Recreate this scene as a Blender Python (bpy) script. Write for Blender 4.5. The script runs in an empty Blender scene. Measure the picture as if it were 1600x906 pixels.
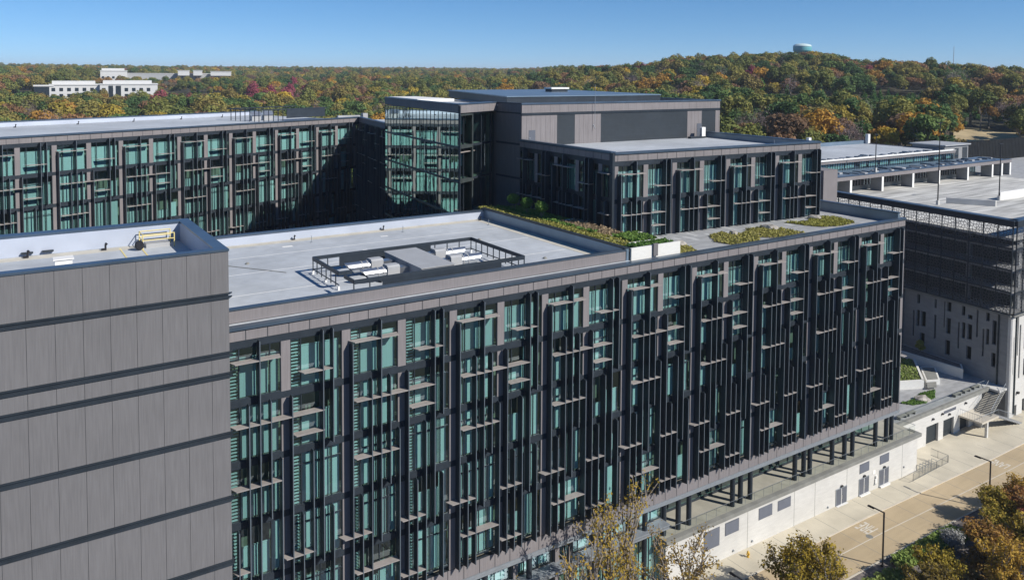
import bpy, math, random
import numpy as np
from mathutils import Vector, Matrix
R = math.radians
random.seed(7)
sc = bpy.context.scene
col = sc.collection

# ------------------------------------------------------------------ camera
CAMZ = 55.0
yaw, pitch, roll = 0.992364931, 0.0520821887, -0.00609898908
F, PX, PY = 1253.228, 800.947, 180.08
fw = Vector((math.cos(pitch)*math.cos(yaw), math.cos(pitch)*math.sin(yaw), -math.sin(pitch)))
rt = Vector((math.sin(yaw), -math.cos(yaw), 0))
dn = fw.cross(rt)
r2 = rt*math.cos(roll) + dn*math.sin(roll)
d2 = -rt*math.sin(roll) + dn*math.cos(roll)
cam = bpy.data.cameras.new('camera'); co = bpy.data.objects.new('camera', cam); col.objects.link(co)
co.matrix_world = Matrix(((r2.x, -d2.x, -fw.x, 0), (r2.y, -d2.y, -fw.y, 0), (r2.z, -d2.z, -fw.z, CAMZ), (0, 0, 0, 1)))
cam.sensor_width = 36; cam.lens = 36*F/1600
cam.shift_x = -(PX-800)/1600; cam.shift_y = (PY-453)/1600
cam.clip_start = 1; cam.clip_end = 20000
sc.camera = co

# ------------------------------------------------------------------ world, sun
HAZE = 0.00012
SUN_EL, SUN_DX, SUN_DY = 36.5, 0.50, -0.866
w = bpy.data.worlds.new("World"); sc.world = w; w.use_nodes = True
nt = w.node_tree; nt.nodes.clear()
sky = nt.nodes.new('ShaderNodeTexSky'); sky.sky_type = 'NISHITA'; sky.sun_disc = False
sky.sun_elevation = R(SUN_EL); sky.sun_rotation = math.atan2(SUN_DX, SUN_DY)
sky.altitude = 3000; sky.air_density = 1.0; sky.dust_density = 0.0; sky.ozone_density = 3.0
tc = nt.nodes.new('ShaderNodeTexCoord')
mpn = nt.nodes.new('ShaderNodeMapping'); mpn.vector_type = 'POINT'; mpn.inputs['Location'].default_value = (0, 0, .05)
nt.links.new(tc.outputs['Generated'], mpn.inputs[0]); nt.links.new(mpn.outputs[0], sky.inputs[0])
hs = nt.nodes.new('ShaderNodeHueSaturation'); hs.inputs['Saturation'].default_value = 1.25
bg = nt.nodes.new('ShaderNodeBackground'); bg.inputs['Strength'].default_value = 0.088
wo = nt.nodes.new('ShaderNodeOutputWorld')
nt.links.new(sky.outputs[0], hs.inputs['Color']); nt.links.new(hs.outputs[0], bg.inputs[0]); nt.links.new(bg.outputs[0], wo.inputs[0])
sl = bpy.data.lights.new('sun', 'SUN'); sl.energy = 4.1; sl.angle = R(0.5); sl.color = (1.0, 0.95, 0.87)
so = bpy.data.objects.new('sun', sl); col.objects.link(so)
sd = Vector((SUN_DX*math.cos(R(SUN_EL)), SUN_DY*math.cos(R(SUN_EL)), math.sin(R(SUN_EL)))).normalized()
so.rotation_euler = sd.to_track_quat('Z', 'Y').to_euler(); so.location = (0, -50, 120)
sc.view_settings.view_transform = 'Standard'; sc.view_settings.look = 'None'
sc.view_settings.exposure = 0.45; sc.view_settings.gamma = 1
sc.render.engine = 'CYCLES'
sc.cycles.use_denoising = True
sc.cycles.max_bounces = 6; sc.cycles.diffuse_bounces = 2; sc.cycles.glossy_bounces = 3
sc.cycles.transparent_max_bounces = 10; sc.cycles.caustics_reflective = False; sc.cycles.caustics_refractive = False

# ------------------------------------------------------------------ materials
def mat(name, color, rough=0.7, metal=0.0, var=0.0, scale=1.0, stretch=(1, 1, 1), bump=0.0, spec=0.4, c2=None, det=4, coord='Object'):
    m = bpy.data.materials.new(name); m.use_nodes = True; n = m.node_tree
    b = n.nodes['Principled BSDF']
    b.inputs['Roughness'].default_value = rough; b.inputs['Metallic'].default_value = metal
    b.inputs['Specular IOR Level'].default_value = spec
    b.inputs['Base Color'].default_value = (*color, 1)
    if var > 0 or c2:
        t = n.nodes.new('ShaderNodeTexCoord'); mp = n.nodes.new('ShaderNodeMapping'); mp.inputs['Scale'].default_value = stretch
        no = n.nodes.new('ShaderNodeTexNoise'); no.inputs['Scale'].default_value = scale; no.inputs['Detail'].default_value = det
        n.links.new(t.outputs[coord], mp.inputs[0]); n.links.new(mp.outputs[0], no.inputs[0])
        rp = n.nodes.new('ShaderNodeValToRGB'); rp.color_ramp.elements[0].position = .3; rp.color_ramp.elements[1].position = .7
        a = [max(0, c*(1-var)) for c in color]; bb = c2 if c2 else [min(1, c*(1+var)) for c in color]
        rp.color_ramp.elements[0].color = (*a, 1); rp.color_ramp.elements[1].color = (*bb, 1)
        n.links.new(no.outputs['Fac'], rp.inputs[0]); n.links.new(rp.outputs[0], b.inputs['Base Color'])
        if bump:
            bm = n.nodes.new('ShaderNodeBump'); bm.inputs['Strength'].default_value = bump; bm.inputs['Distance'].default_value = .05
            n.links.new(no.outputs['Fac'], bm.inputs['Height']); n.links.new(bm.outputs[0], b.inputs['Normal'])
    return m

def two_noise(m, scale2, amt):          # a second, larger-scale tone variation (weathering, stains)
    n = m.node_tree; b = n.nodes['Principled BSDF']; l = b.inputs['Base Color'].links
    t = n.nodes.new('ShaderNodeTexCoord'); no = n.nodes.new('ShaderNodeTexNoise'); no.inputs['Scale'].default_value = scale2; no.inputs['Detail'].default_value = 5
    n.links.new(t.outputs['Object'], no.inputs[0])
    mr = n.nodes.new('ShaderNodeMapRange'); mr.inputs['From Min'].default_value = .3; mr.inputs['From Max'].default_value = .7
    mr.inputs['To Min'].default_value = 1-amt; mr.inputs['To Max'].default_value = 1+amt
    n.links.new(no.outputs['Fac'], mr.inputs[0])
    mx = n.nodes.new('ShaderNodeVectorMath'); mx.operation = 'SCALE'
    if l: n.links.new(l[0].from_socket, mx.inputs[0])
    else: mx.inputs[0].default_value = b.inputs['Base Color'].default_value[:3]
    n.links.new(mr.outputs[0], mx.inputs['Scale']); n.links.new(mx.outputs[0], b.inputs['Base Color'])
    return m

M = {}
M['brown'] = two_noise(mat('brown_panel', (.212, .195, .197), .75, 0, .10, 1.0, (11, 11, .5), spec=.25, det=6), .35, .07)
M['brown2'] = two_noise(mat('grey_brown_panel', (.158, .154, .158), .75, 0, .10, 1.0, (11, 11, .5), spec=.25, det=7), .25, .05)
M['dark'] = two_noise(mat('dark_metal', (.028, .037, .048), .45, .15, .1, 1.5), .3, .15)
M['fin'] = mat('fin_metal', (.034, .046, .058), .42, .2, .1, .6)
M['edge'] = mat('light_metal_edge', (.28, .31, .34), .45, .3, .08, 2)
M['finedge_lit'] = mat('fin_sunlit_edge', (.12, .145, .17), .5, .2, .08, 2)  # lighter than the fin: sunlight on the front edge, painted in
M['doorgrey'] = mat('grey_door_paint', (.105, .115, .14), .5, 0, .06, 1)
M['shelf'] = two_noise(mat('shelf_metal', (.33, .30, .28), .6, .1, .08, 3), .4, .12)
M['coping'] = two_noise(mat('coping_metal', (.10, .14, .19), .35, .6, .12, .5), .2, .15)
M['roof'] = two_noise(two_noise(mat('roof_membrane', (.44, .465, .49), .7, 0, .05, .9, bump=.02), .07, .13), .45, .06)
M['roofside'] = two_noise(mat('parapet_membrane', (.42, .46, .54), .7, 0, .06, .5), .12, .08)
M['roofedge'] = mat('tan_roof_border', (.52, .49, .42), .8, 0, .12, .9)
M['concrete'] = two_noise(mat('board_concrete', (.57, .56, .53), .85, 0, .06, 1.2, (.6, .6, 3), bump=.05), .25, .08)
M['cshade'] = two_noise(mat('shade_toned_concrete', (.27, .275, .28), .85, 0, .10, .7, (1, 1, 2.5), bump=.05), .2, .1)  # darker copy of the concrete, with shade put into the colour
M['slab'] = mat('slab_edge_stone', (.22, .22, .20), .8, 0, .15, .8)
M['paver'] = mat('grey_paver', (.33, .335, .34), .8, 0, .18, .5, (1, 3, 1))
M['road'] = two_noise(mat('tan_road_concrete', (.45, .355, .225), .9, 0, .05, .6, (.4, 2.5, 1), bump=.03), .09, .16)
M['walk'] = two_noise(mat('sidewalk_concrete', (.54, .49, .385), .9, 0, .07, .5), .12, .13)
M['curb'] = mat('curb_concrete', (.56, .51, .42), .85, 0, .1, .6)
M['walkstone'] = mat('walkway_stone', (.36, .345, .29), .85, 0, .12, .7)
M['white'] = mat('white_paint', (.78, .77, .74), .6, 0, .05, 2)
M['planter'] = mat('planter_concrete', (.70, .69, .65), .8, 0, .05, 1.5, (1, 1, 3))
M['silver'] = mat('duct_metal', (.58, .60, .62), .28, .9, .08, 2)
M['ac'] = mat('unit_casing', (.40, .405, .41), .55, .1, .06, .8)
M['yellow'] = mat('yellow_paint', (.75, .62, .25), .5, 0, .06, 3)
M['paint'] = mat('worn_road_paint', (.60, .56, .48), .8, 0, .18, 3)
M['fence'] = mat('dark_fence', (.018, .02, .022), .9, 0, .3, .6, spec=.1)
M['hyd'] = mat('hydrant_paint', (.62, .38, .05), .45, 0, .1, 6)
M['rock'] = mat('boulder_stone', (.38, .35, .31), .9, 0, .35, 1.6, bump=.5)
M['blind'] = mat('roller_blind', (.80, .80, .76), .8, 0, .05, .8, (8, 8, .2))
def vary(m, lo, hi):
    n = m.node_tree; b = n.nodes['Principled BSDF']; l = b.inputs['Base Color'].links[0].from_socket
    oi = n.nodes.new('ShaderNodeObjectInfo'); mr = n.nodes.new('ShaderNodeMapRange'); mr.inputs['To Min'].default_value = lo; mr.inputs['To Max'].default_value = hi
    vm = n.nodes.new('ShaderNodeVectorMath'); vm.operation = 'SCALE'; n.links.new(oi.outputs['Random'], mr.inputs[0]); n.links.new(l, vm.inputs[0]); n.links.new(mr.outputs[0], vm.inputs['Scale'])
    n.links.new(vm.outputs[0], b.inputs['Base Color'])
vary(M['blind'], .80, 1.18)
M['room'] = mat('room_lining', (.30, .27, .20), .8, 0, .25, .6)
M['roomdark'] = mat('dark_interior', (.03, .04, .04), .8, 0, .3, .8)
M['louver'] = mat('louver_metal', (.022, .030, .036), .6, .1, .25, 1, (.2, .2, 9))
M['steelblue'] = mat('roof_metal', (.20, .27, .34), .4, .5, .12, .3)
M['bark'] = mat('bark', (.26, .22, .18), .9, 0, .35, 3, (1, 1, .3))
M['pole'] = mat('lamp_post_paint', (.022, .022, .026), .4, .2)
M['mulch'] = mat('gravel_mulch', (.16, .14, .13), .95, 0, .4, 2.5, bump=.3)
M['forest'] = two_noise(mat('forest_floor', (.055, .05, .025), .95, 0, .4, .05), .01, .3)
M['hay'] = mat('dry_grass', (.42, .33, .19), .95, 0, .2, .15)
M['officewhite'] = mat('white_stucco', (.60, .60, .59), .7, 0, .03, .3)
M['window_dark'] = mat('dark_window_glass', (.02, .03, .04), .12, 0, 0, spec=.7)
M['teal'] = mat('teal_tank_paint', (.14, .42, .46), .35, 0, .05, .1)

def glassmat(name, tint, refl, rough=.015, fres=4.0, gcol=(.95, .98, 1)):
    m = bpy.data.materials.new(name); m.use_nodes = True; n = m.node_tree; n.nodes.clear()
    o = n.nodes.new('ShaderNodeOutputMaterial'); mx = n.nodes.new('ShaderNodeMixShader')
    t = n.nodes.new('ShaderNodeBsdfTransparent'); t.inputs[0].default_value = (*tint, 1)
    g = n.nodes.new('ShaderNodeBsdfGlossy'); g.inputs['Roughness'].default_value = rough; g.inputs['Color'].default_value = (*gcol, 1)
    lw = n.nodes.new('ShaderNodeLayerWeight'); lw.inputs['Blend'].default_value = .5; f = n.nodes.new('ShaderNodeMath'); f.operation = 'POWER'; f.inputs[1].default_value = fres; n.links.new(lw.outputs['Facing'], f.inputs[0])
    a = n.nodes.new('ShaderNodeMath'); a.operation = 'ADD'; a.inputs[1].default_value = refl; a.use_clamp = True
    no = n.nodes.new('ShaderNodeTexNoise'); no.inputs['Scale'].default_value = .35; bp_ = n.nodes.new('ShaderNodeBump'); bp_.inputs['Strength'].default_value = .12; bp_.inputs['Distance'].default_value = .05
    tcn = n.nodes.new('ShaderNodeTexCoord'); n.links.new(tcn.outputs['Object'], no.inputs[0])
    n.links.new(no.outputs['Fac'], bp_.inputs['Height']); n.links.new(bp_.outputs[0], g.inputs['Normal'])
    n.links.new(f.outputs[0], a.inputs[0]); n.links.new(a.outputs[0], mx.inputs[0])
    n.links.new(t.outputs[0], mx.inputs[1]); n.links.new(g.outputs[0], mx.inputs[2]); n.links.new(mx.outputs[0], o.inputs[0])
    return m
M['glass'] = glassmat('teal_glass', (.52, .75, .755), .19, gcol=(.78, .95, 1))
M['mirror'] = glassmat('reflective_curtain_glass', (.10, .18, .18), .62, .01, gcol=(.82, .97, .95))
M['shadeglass'] = glassmat('shaded_glass', (.25, .42, .42), .10)  # teal glass tinted darker, shade put into the tint for sunless fronts
M['rail'] = glassmat('clear_railing_glass', (.93, .95, .94), .0, fres=9.0)

def foliage(name, cols, rnd=True):
    m = bpy.data.materials.new(name); m.use_nodes = True; n = m.node_tree; b = n.nodes['Principled BSDF']
    b.inputs['Roughness'].default_value = .75; b.inputs['Specular IOR Level'].default_value = .15
    oi = n.nodes.new('ShaderNodeObjectInfo'); t = n.nodes.new('ShaderNodeTexCoord')
    no = n.nodes.new('ShaderNodeTexNoise'); no.inputs['Scale'].default_value = .55 if rnd else 1.6; no.inputs['Detail'].default_value = 3
    n.links.new(t.outputs['Object'], no.inputs[0])
    ad = n.nodes.new('ShaderNodeMath'); ad.operation = 'MULTIPLY_ADD'; ad.inputs[1].default_value = .40 if rnd else .75
    n.links.new(no.outputs['Fac'], ad.inputs[0]);
    mm = n.nodes.new('ShaderNodeMath'); mm.operation = 'MULTIPLY'; mm.inputs[1].default_value = .85 if rnd else .6
    n.links.new(oi.outputs['Random'], mm.inputs[0]); n.links.new(mm.outputs[0], ad.inputs[2])
    sb = n.nodes.new('ShaderNodeMath'); sb.operation = 'SUBTRACT'; sb.inputs[1].default_value = .12 if rnd else .05
    n.links.new(ad.outputs[0], sb.inputs[0])
    rp = n.nodes.new('ShaderNodeValToRGB'); e = rp.color_ramp.elements
    e[0].position = .05; e[0].color = (*cols[0], 1); e[1].position = .95; e[1].color = (*cols[-1], 1)
    for i, c in enumerate(cols[1:-1]):
        x = e.new(.05+.9*(i+1)/(len(cols)-1)); x.color = (*c, 1)
    n.links.new(sb.outputs[0], rp.inputs[0]); n.links.new(rp.outputs[0], b.inputs['Base Color'])
    # a little light passes through leaves
    tr = n.nodes.new('ShaderNodeBsdfTranslucent'); n.links.new(rp.outputs[0], tr.inputs[0])
    mx = n.nodes.new('ShaderNodeMixShader'); mx.inputs[0].default_value = .25
    o = n.nodes['Material Output']; n.links.new(b.outputs[0], mx.inputs[1]); n.links.new(tr.outputs[0], mx.inputs[2]); n.links.new(mx.outputs[0], o.inputs[0])
    return m

FOL = {
 'olive': foliage('olive_leaves', [(0.122, 0.151, 0.044), (0.209, 0.221, 0.059), (0.296, 0.265, 0.069), (0.225, 0.176, 0.059)]),
 'green': foliage('green_leaves', [(0.052, 0.106, 0.039), (0.087, 0.151, 0.048), (0.148, 0.212, 0.059)]),
 'orange': foliage('orange_leaves', [(0.251, 0.149, 0.041), (0.398, 0.224, 0.049), (0.500, 0.284, 0.049), (0.324, 0.164, 0.049)]),
 'rust': foliage('rust_leaves', [(0.177, 0.113, 0.067), (0.265, 0.149, 0.075), (0.324, 0.179, 0.083), (0.206, 0.135, 0.083)]),
 'yellow': foliage('yellow_leaves', [(0.294, 0.239, 0.049), (0.442, 0.344, 0.059), (0.530, 0.374, 0.049)]),
 'maroon': foliage('maroon_leaves', [(0.177, 0.045, 0.067), (0.294, 0.060, 0.100), (0.324, 0.105, 0.100)]),
 'bare': foliage('bare_twigs', [(0.221, 0.164, 0.151), (0.309, 0.239, 0.233), (0.368, 0.284, 0.267)]),
 'pine': foliage('pine_needles', [(0.052, 0.133, 0.039), (0.087, 0.194, 0.048), (0.130, 0.265, 0.059)]),
}

# ------------------------------------------------------------------ mesh helpers
class MB:
    def __init__(s): s.v = []; s.f = []; s.m = []; s.mi = 0
    def box(s, x0, x1, y0, y1, z0, z1):
        if x0 > x1: x0, x1 = x1, x0
        if y0 > y1: y0, y1 = y1, y0
        i = len(s.v)
        s.v += [(x0, y0, z0), (x1, y0, z0), (x1, y1, z0), (x0, y1, z0), (x0, y0, z1), (x1, y0, z1), (x1, y1, z1), (x0, y1, z1)]
        for q in ((3, 2, 1, 0), (4, 5, 6, 7), (0, 1, 5, 4), (1, 2, 6, 5), (2, 3, 7, 6), (3, 0, 4, 7)):
            s.f.append(tuple(i+k for k in q)); s.m.append(s.mi)
        return s
    def prism(s, poly, z0, z1):            # vertical prism over a ground polygon
        i = len(s.v); n = len(poly)
        s.v += [(p[0], p[1], z0) for p in poly] + [(p[0], p[1], z1) for p in poly]
        s.f.append(tuple(i+k for k in range(n))[::-1]); s.f.append(tuple(i+n+k for k in range(n)))
        for k in range(n):
            j = (k+1) % n; s.f.append((i+k, i+j, i+n+j, i+n+k))
        s.m += [s.mi]*(n+2); return s
    def slabx(s, prof, x0, x1):            # profile in (y,z) extruded along x
        i = len(s.v); n = len(prof)
        s.v += [(x0, p[0], p[1]) for p in prof] + [(x1, p[0], p[1]) for p in prof]
        s.f.append(tuple(i+k for k in range(n))); s.f.append(tuple(i+n+k for k in range(n))[::-1])
        for k in range(n):
            j = (k+1) % n; s.f.append((i+j, i+k, i+n+k, i+n+j))
        s.m += [s.mi]*(n+2); return s
    def quad(s, a, b, c, d):
        i = len(s.v); s.v += [a, b, c, d]; s.f.append((i, i+1, i+2, i+3)); s.m.append(s.mi); return s
    def tube(s, p, q, r0, r1=None, n=8, caps=True):
        r1 = r0 if r1 is None else r1
        p = Vector(p); q = Vector(q); d = (q-p)
        if d.length < 1e-6: return s
        d.normalize(); a = d.orthogonal().normalized(); b = d.cross(a); i = len(s.v)
        for (c, r) in ((p, r0), (q, r1)):
            for k in range(n):
                t = 2*math.pi*k/n; s.v.append(tuple(c+(a*math.cos(t)+b*math.sin(t))*r))
        for k in range(n):
            j = (k+1) % n; s.f.append((i+k, i+j, i+n+j, i+n+k)); s.m.append(s.mi)
        if caps:
            s.f.append(tuple(i+k for k in range(n))[::-1]); s.f.append(tuple(i+n+k for k in range(n))); s.m += [s.mi]*2
        return s
    def lathe(s, prof, cx, cy, n=16):
        i = len(s.v)
        for (r, z) in prof:
            for k in range(n):
                t = 2*math.pi*k/n; s.v.append((cx+r*math.cos(t), cy+r*math.sin(t), z))
        for a in range(len(prof)-1):
            for k in range(n):
                j = (k+1) % n; s.f.append((i+a*n+k, i+a*n+j, i+(a+1)*n+j, i+(a+1)*n+k)); s.m.append(s.mi)
        s.f.append(tuple(i+(len(prof)-1)*n+k for k in range(n))); s.m.append(s.mi)
        return s
    def mesh(s, name, mats):
        me = bpy.data.meshes.new(name); me.from_pydata(s.v, [], s.f)
        for m in (mats if isinstance(mats, (list, tuple)) else [mats]): me.materials.append(M[m] if isinstance(m, str) else m)
        if any(s.m): me.polygons.foreach_set('material_index', s.m)
        me.update(); return me
    def build(s, name, mats, parent=None, loc=(0, 0, 0), **k):
        return obj(name, s.mesh(name, mats), parent, loc, **k)

def obj(name, me, parent=None, loc=(0, 0, 0), rz=0, label=None, cat=None, group=None, kind=None):
    o = bpy.data.objects.new(name, me); col.objects.link(o); o.location = loc; o.rotation_euler = (0, 0, rz)
    if parent: o.parent = parent
    tag(o, label, cat, group, kind); return o
def tag(o, label=None, cat=None, group=None, kind=None):
    for k, v in (('label', label), ('category', cat), ('group', group), ('kind', kind)):
        if v: o[k] = v
    return o
def thing(name, label, cat, loc=(0, 0, 0), rz=0, group=None):
    return obj(name, None, None, loc, rz, label, cat, group)
def copy_thing(o, parent=None):
    c = o.copy(); col.objects.link(c); c.parent = parent
    for ch in list(o.children): copy_thing(ch, c)
    return c

# ------------------------------------------------------------------ terrain and setting
AZ = np.array([10, 18, 25, 31, 37, 44, 48, 52, 57, 65, 80, 95])
DD = np.array([0, 150, 250, 400, 500, 600, 700, 900, 1100, 1500, 2200, 3500, 8000])
TB = np.array([
 [0, 0, 24, 32, 33, 35, 36, 38, 40, 46, 56, 66, 40],
 [0, 0, 24, 32, 34, 37, 39, 40, 41, 46, 56, 66, 40],
 [0, 0, 24, 33, 36, 40, 42, 42, 42, 46, 56, 66, 40],
 [0, 0, 25, 34, 39, 45, 49, 48, 46, 48, 56, 66, 40],
 [0, 0, 25, 35, 43, 52, 58.5, 57, 52, 52, 58, 66, 40],
 [0, 0, 24, 33, 42, 49, 53, 53, 51, 51, 58, 66, 40],
 [0, 0, 26, 30, 34, 40, 43, 45, 46, 48, 55, 62, 40],
 [0, 0, 22, 27, 31, 36, 40, 44, 45, 47, 52, 58, 40],
 [0, 0, 14, 22, 26, 29, 31, 35, 38, 42, 48, 55, 40],
 [0, 0, 12, 21, 24, 27, 30, 34, 37, 42, 48, 56, 40],
 [0, 0, 10, 20, 24, 28, 31, 35, 38, 42, 48, 56, 40],
 [0, 0, 10, 20, 24, 29, 33, 36, 40, 45, 50, 56, 40]], float)
def terrain(x, y):
    x = np.atleast_1d(np.asarray(x, float)); y = np.atleast_1d(np.asarray(y, float))
    az = np.clip(np.degrees(np.arctan2(y, x)), 10, 95); D = np.clip(np.hypot(x, y), 0, 7999)
    ia = np.clip(np.searchsorted(AZ, az, side='right')-1, 0, len(AZ)-2); idd = np.clip(np.searchsorted(DD, D, side='right')-1, 0, len(DD)-2)
    fa = (az-AZ[ia])/(AZ[ia+1]-AZ[ia]); fd = (D-DD[idd])/(DD[idd+1]-DD[idd]); fa = fa*fa*(3-2*fa)
    h = (TB[ia, idd]*(1-fa)+TB[ia+1, idd]*fa)*(1-fd)+(TB[ia, idd+1]*(1-fa)+TB[ia+1, idd+1]*fa)*fd
    s = np.clip((y-100)/20, 0, 1); s = s*s*(3-2*s)
    k = np.clip((D-300)/300, 0, 1)
    h = h + k*(2.2*np.sin(x*.011+y*.007)+1.6*np.sin(y*.019-x*.006))
    return h*s
def build_ground():
    angs = np.radians(np.concatenate([np.arange(5, 105, 1.25), np.arange(105, 365, 10)]))
    rad = np.array([0, 30, 60, 90, 120, 140, 160, 180, 200, 225, 250, 280, 320, 360, 400, 450, 500, 550, 600, 650, 700, 760, 830, 900, 1000, 1100, 1250, 1500, 1800, 2200, 2800, 3500, 5000, 8000])
    v = []; f = []
    for r in rad:
        x = r*np.cos(angs); y = r*np.sin(angs); z = terrain(x, y)-1.2
        v += list(zip(x, y, z))
    n = len(angs)
    for i in range(len(rad)-1):
        for k in range(n):
            j = (k+1) % n; f.append((i*n+k, (i+1)*n+k, (i+1)*n+j, i*n+j))
    me = bpy.data.meshes.new('ground'); me.from_pydata(v, [], f); me.materials.append(M['forest'])
    for p in me.polygons: p.use_smooth = True
    obj('ground', me, kind='structure')
build_ground()

def sheet(name, poly, z, m, kind='structure', **k):
    b = MB(); b.prism(poly, z-.15, z); return b.build(name, m, kind=kind, **k)
# ground level near the building: road, pavement, planting bed (tilts down gently to the right)
def gz(X): return -0.0 if X < 90 else max(-0.6, -(X-90)*.02)
def strip(name, xs, y0, y1, dz, m, th=.1):
    b = MB()
    for a, c in zip(xs[:-1], xs[1:]):
        za, zc = gz(a)+dz, gz(c)+dz; i = len(b.v)
        b.v += [(a, y0(a), za), (c, y0(c), zc), (c, y1(c), zc), (a, y1(a), za), (a, y0(a), za-th), (c, y0(c), zc-th), (c, y1(c), zc-th), (a, y1(a), za-th)]
        b.f += [(i, i+1, i+2, i+3), (i+4, i+5, i+1, i), (i+3, i+2, i+6, i+7)]; b.m += [0]*3
    return b.build(name, m, kind='structure')
XS = [-40, 0, 30, 60, 75, 90, 100, 110, 120, 135, 160, 220]
strip('sidewalk', XS, lambda x: 57.2-(0 if x < 110 else 0), lambda x: 67 if x > 60 else 66, .10, 'walk', .3)
strip('road', XS, lambda x: 51.0, lambda x: 57.0, .03, 'road', .3)
strip('kerb', XS, lambda x: 57.0, lambda x: 57.2, .13, 'curb', .3)
strip('road_line', XS, lambda x: 54.05, lambda x: 54.17, .036, 'curb', .003)
strip('kerb', XS, lambda x: 50.8, lambda x: 51.0, .13, 'curb', .3)
strip('planting_bed', XS, lambda x: 20.0, lambda x: 50.8, .08, 'mulch', .3)
for jx in list(np.arange(34, 136, 3.9)):
    b = MB(); b.box(jx, jx+.05, 51.05, 56.95, gz(jx)+.030, gz(jx)+.0335); b.build('road_joint', 'slab', kind='structure')
    b = MB(); b.box(jx, jx+.05, 57.25, 60.6, gz(jx)+.1, gz(jx)+.1035); b.build('road_joint', 'slab', kind='structure')
sheet('plaza', [(101.5, 62.2), (107.4, 62.2), (107.4, 64.7), (137.3, 64.7), (141.2, 101), (101.5, 101)], 4.6, 'paver')

# painted road words
def words(txt, x, y, sz, wx, label):
    cu = bpy.data.curves.new('painted_word', 'FONT'); cu.body = txt; cu.size = 1; cu.extrude = .002; cu.align_x = 'CENTER'; cu.align_y = 'CENTER'
    cu.offset = .012
    o = bpy.data.objects.new('painted_word', cu); col.objects.link(o)
    dg = bpy.context.evaluated_depsgraph_get(); me = bpy.data.meshes.new_from_object(o.evaluated_get(dg)); bpy.data.objects.remove(o)
    me.materials.clear(); me.materials.append(M['paint'])
    p = obj('painted_word', me, None, (x, y, gz(x)+.04), R(90), label, 'road marking'); p.scale = (wx, sz, 1)
words('FIRE', 88.35, 55.75, 3.2, 1.02, 'white painted word FIRE on the tan road')
words('LANE', 120.3, 55.75, 3.2, .92, 'white painted word LANE on the tan road')
mh = MB().tube((86.9, 54.5, .02), (86.9, 54.5, .045), .42, n=20); mh.build('manhole_cover', 'slab', label='round dark manhole cover beside the painted word FIRE', cat='manhole cover')

# ------------------------------------------------------------------ facade system (local frame: x along, -y outwards)
PF = [(0, 33.45, 0), (1, 20.8, 0), (2, 30.27, 0), (3, 35.0, 16.3), (4, 30.27, 20.95), (5, 25.6, 0), (6, 30.27, 0), (7, 20.8, 0), (8, 25.6, 0), (9, 35.0, 16.3), (10, 35.0, 25.7), (10, 20.7, 0)]
PS = [(33.45, .15, 4.28), (31.8, 5.8, 8.5), (28.6, .27, 7.7), (27.0, 5.17, 7.7), (23.87, .27, 4.33), (17.5, -.75, 1.93), (17.5, 4.33, 6.87), (14.33, .27, 4.33), (12.7, 4.33, 6.83)]
LV = [30.21, 25.51, 20.81, 16.11, 11.41]
_fin = {}; _win = {}
def fin_mesh(h, s):
    k = (round(h, 2), s)
    if k not in _fin:
        b = MB(); t = .03*s
        b.slabx([(-.01, 0), (-.01, h-.33), (-.38, h), (-.765, h-.08), (-.765, .14)], -t, t)
        b.mi = 1; b.slabx([(-.765, .14), (-.765, h-.08), (-.80, h-.09), (-.80, .15)], -t-.006, t+.006)
        _fin[k] = b.mesh('fin', ['fin', 'finedge_lit'])
    return _fin[k]
def window_parts(W, H, style, slats, gm):
    k = (round(W, 2), round(H, 2), style, slats, gm)
    if k in _win: return _win[k]
    fr = MB(); t = .06
    fr.box(0, W, .02, .16, 0, t); fr.box(0, W, .02, .16, H-t, H); fr.box(0, t, .02, .16, t, H-t); fr.box(W-t, W, .02, .16, t, H-t)
    mu = [.84*W/4.18, 2.34*W/4.18, 3.3*W/4.18] if style % 2 == 0 else [.84*W/4.18, 2.5*W/4.18]
    for x in mu: fr.box(x-.035, x+.035, .03, .15, t, H-t)
    if H > 3.9 and style in (0, 2): fr.box(t, W-t, .04, .14, H*.78-.03, H*.78+.03)
    pn = MB(); pn.quad((t, .11, t), (W-t, .11, t), (W-t, .11, H-t), (t, .11, H-t))
    bl = MB(); xs = [t]+mu+[W-t]; rr = random.Random(style*7+3)
    for i, (a, c) in enumerate(zip(xs[:-1], xs[1:])):
        if i == 0 and slats:
            z = .1
            while z < H-.15: bl.box(a+.04, c-.04, .24, .36, z, z+.09); z += .26
            continue
        drop = {0: .97, 1: .80, 2: .76, 3: .97, 4: .97, 5: .55}[style]
        if style == 5 and i == 1: drop = .3
        if rr.random() < .12: drop *= .6
        bl.box(a+.05, c-.06, .42, .435, 0.02, H*drop)
        bl.box(a+.03, c-.04, .38, .46, H*drop, H*drop+.09)
    _win[k] = (fr.mesh('window', 'dark'), pn.mesh('pane', gm), bl.mesh('blind', 'blind'))
    return _win[k]
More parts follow.
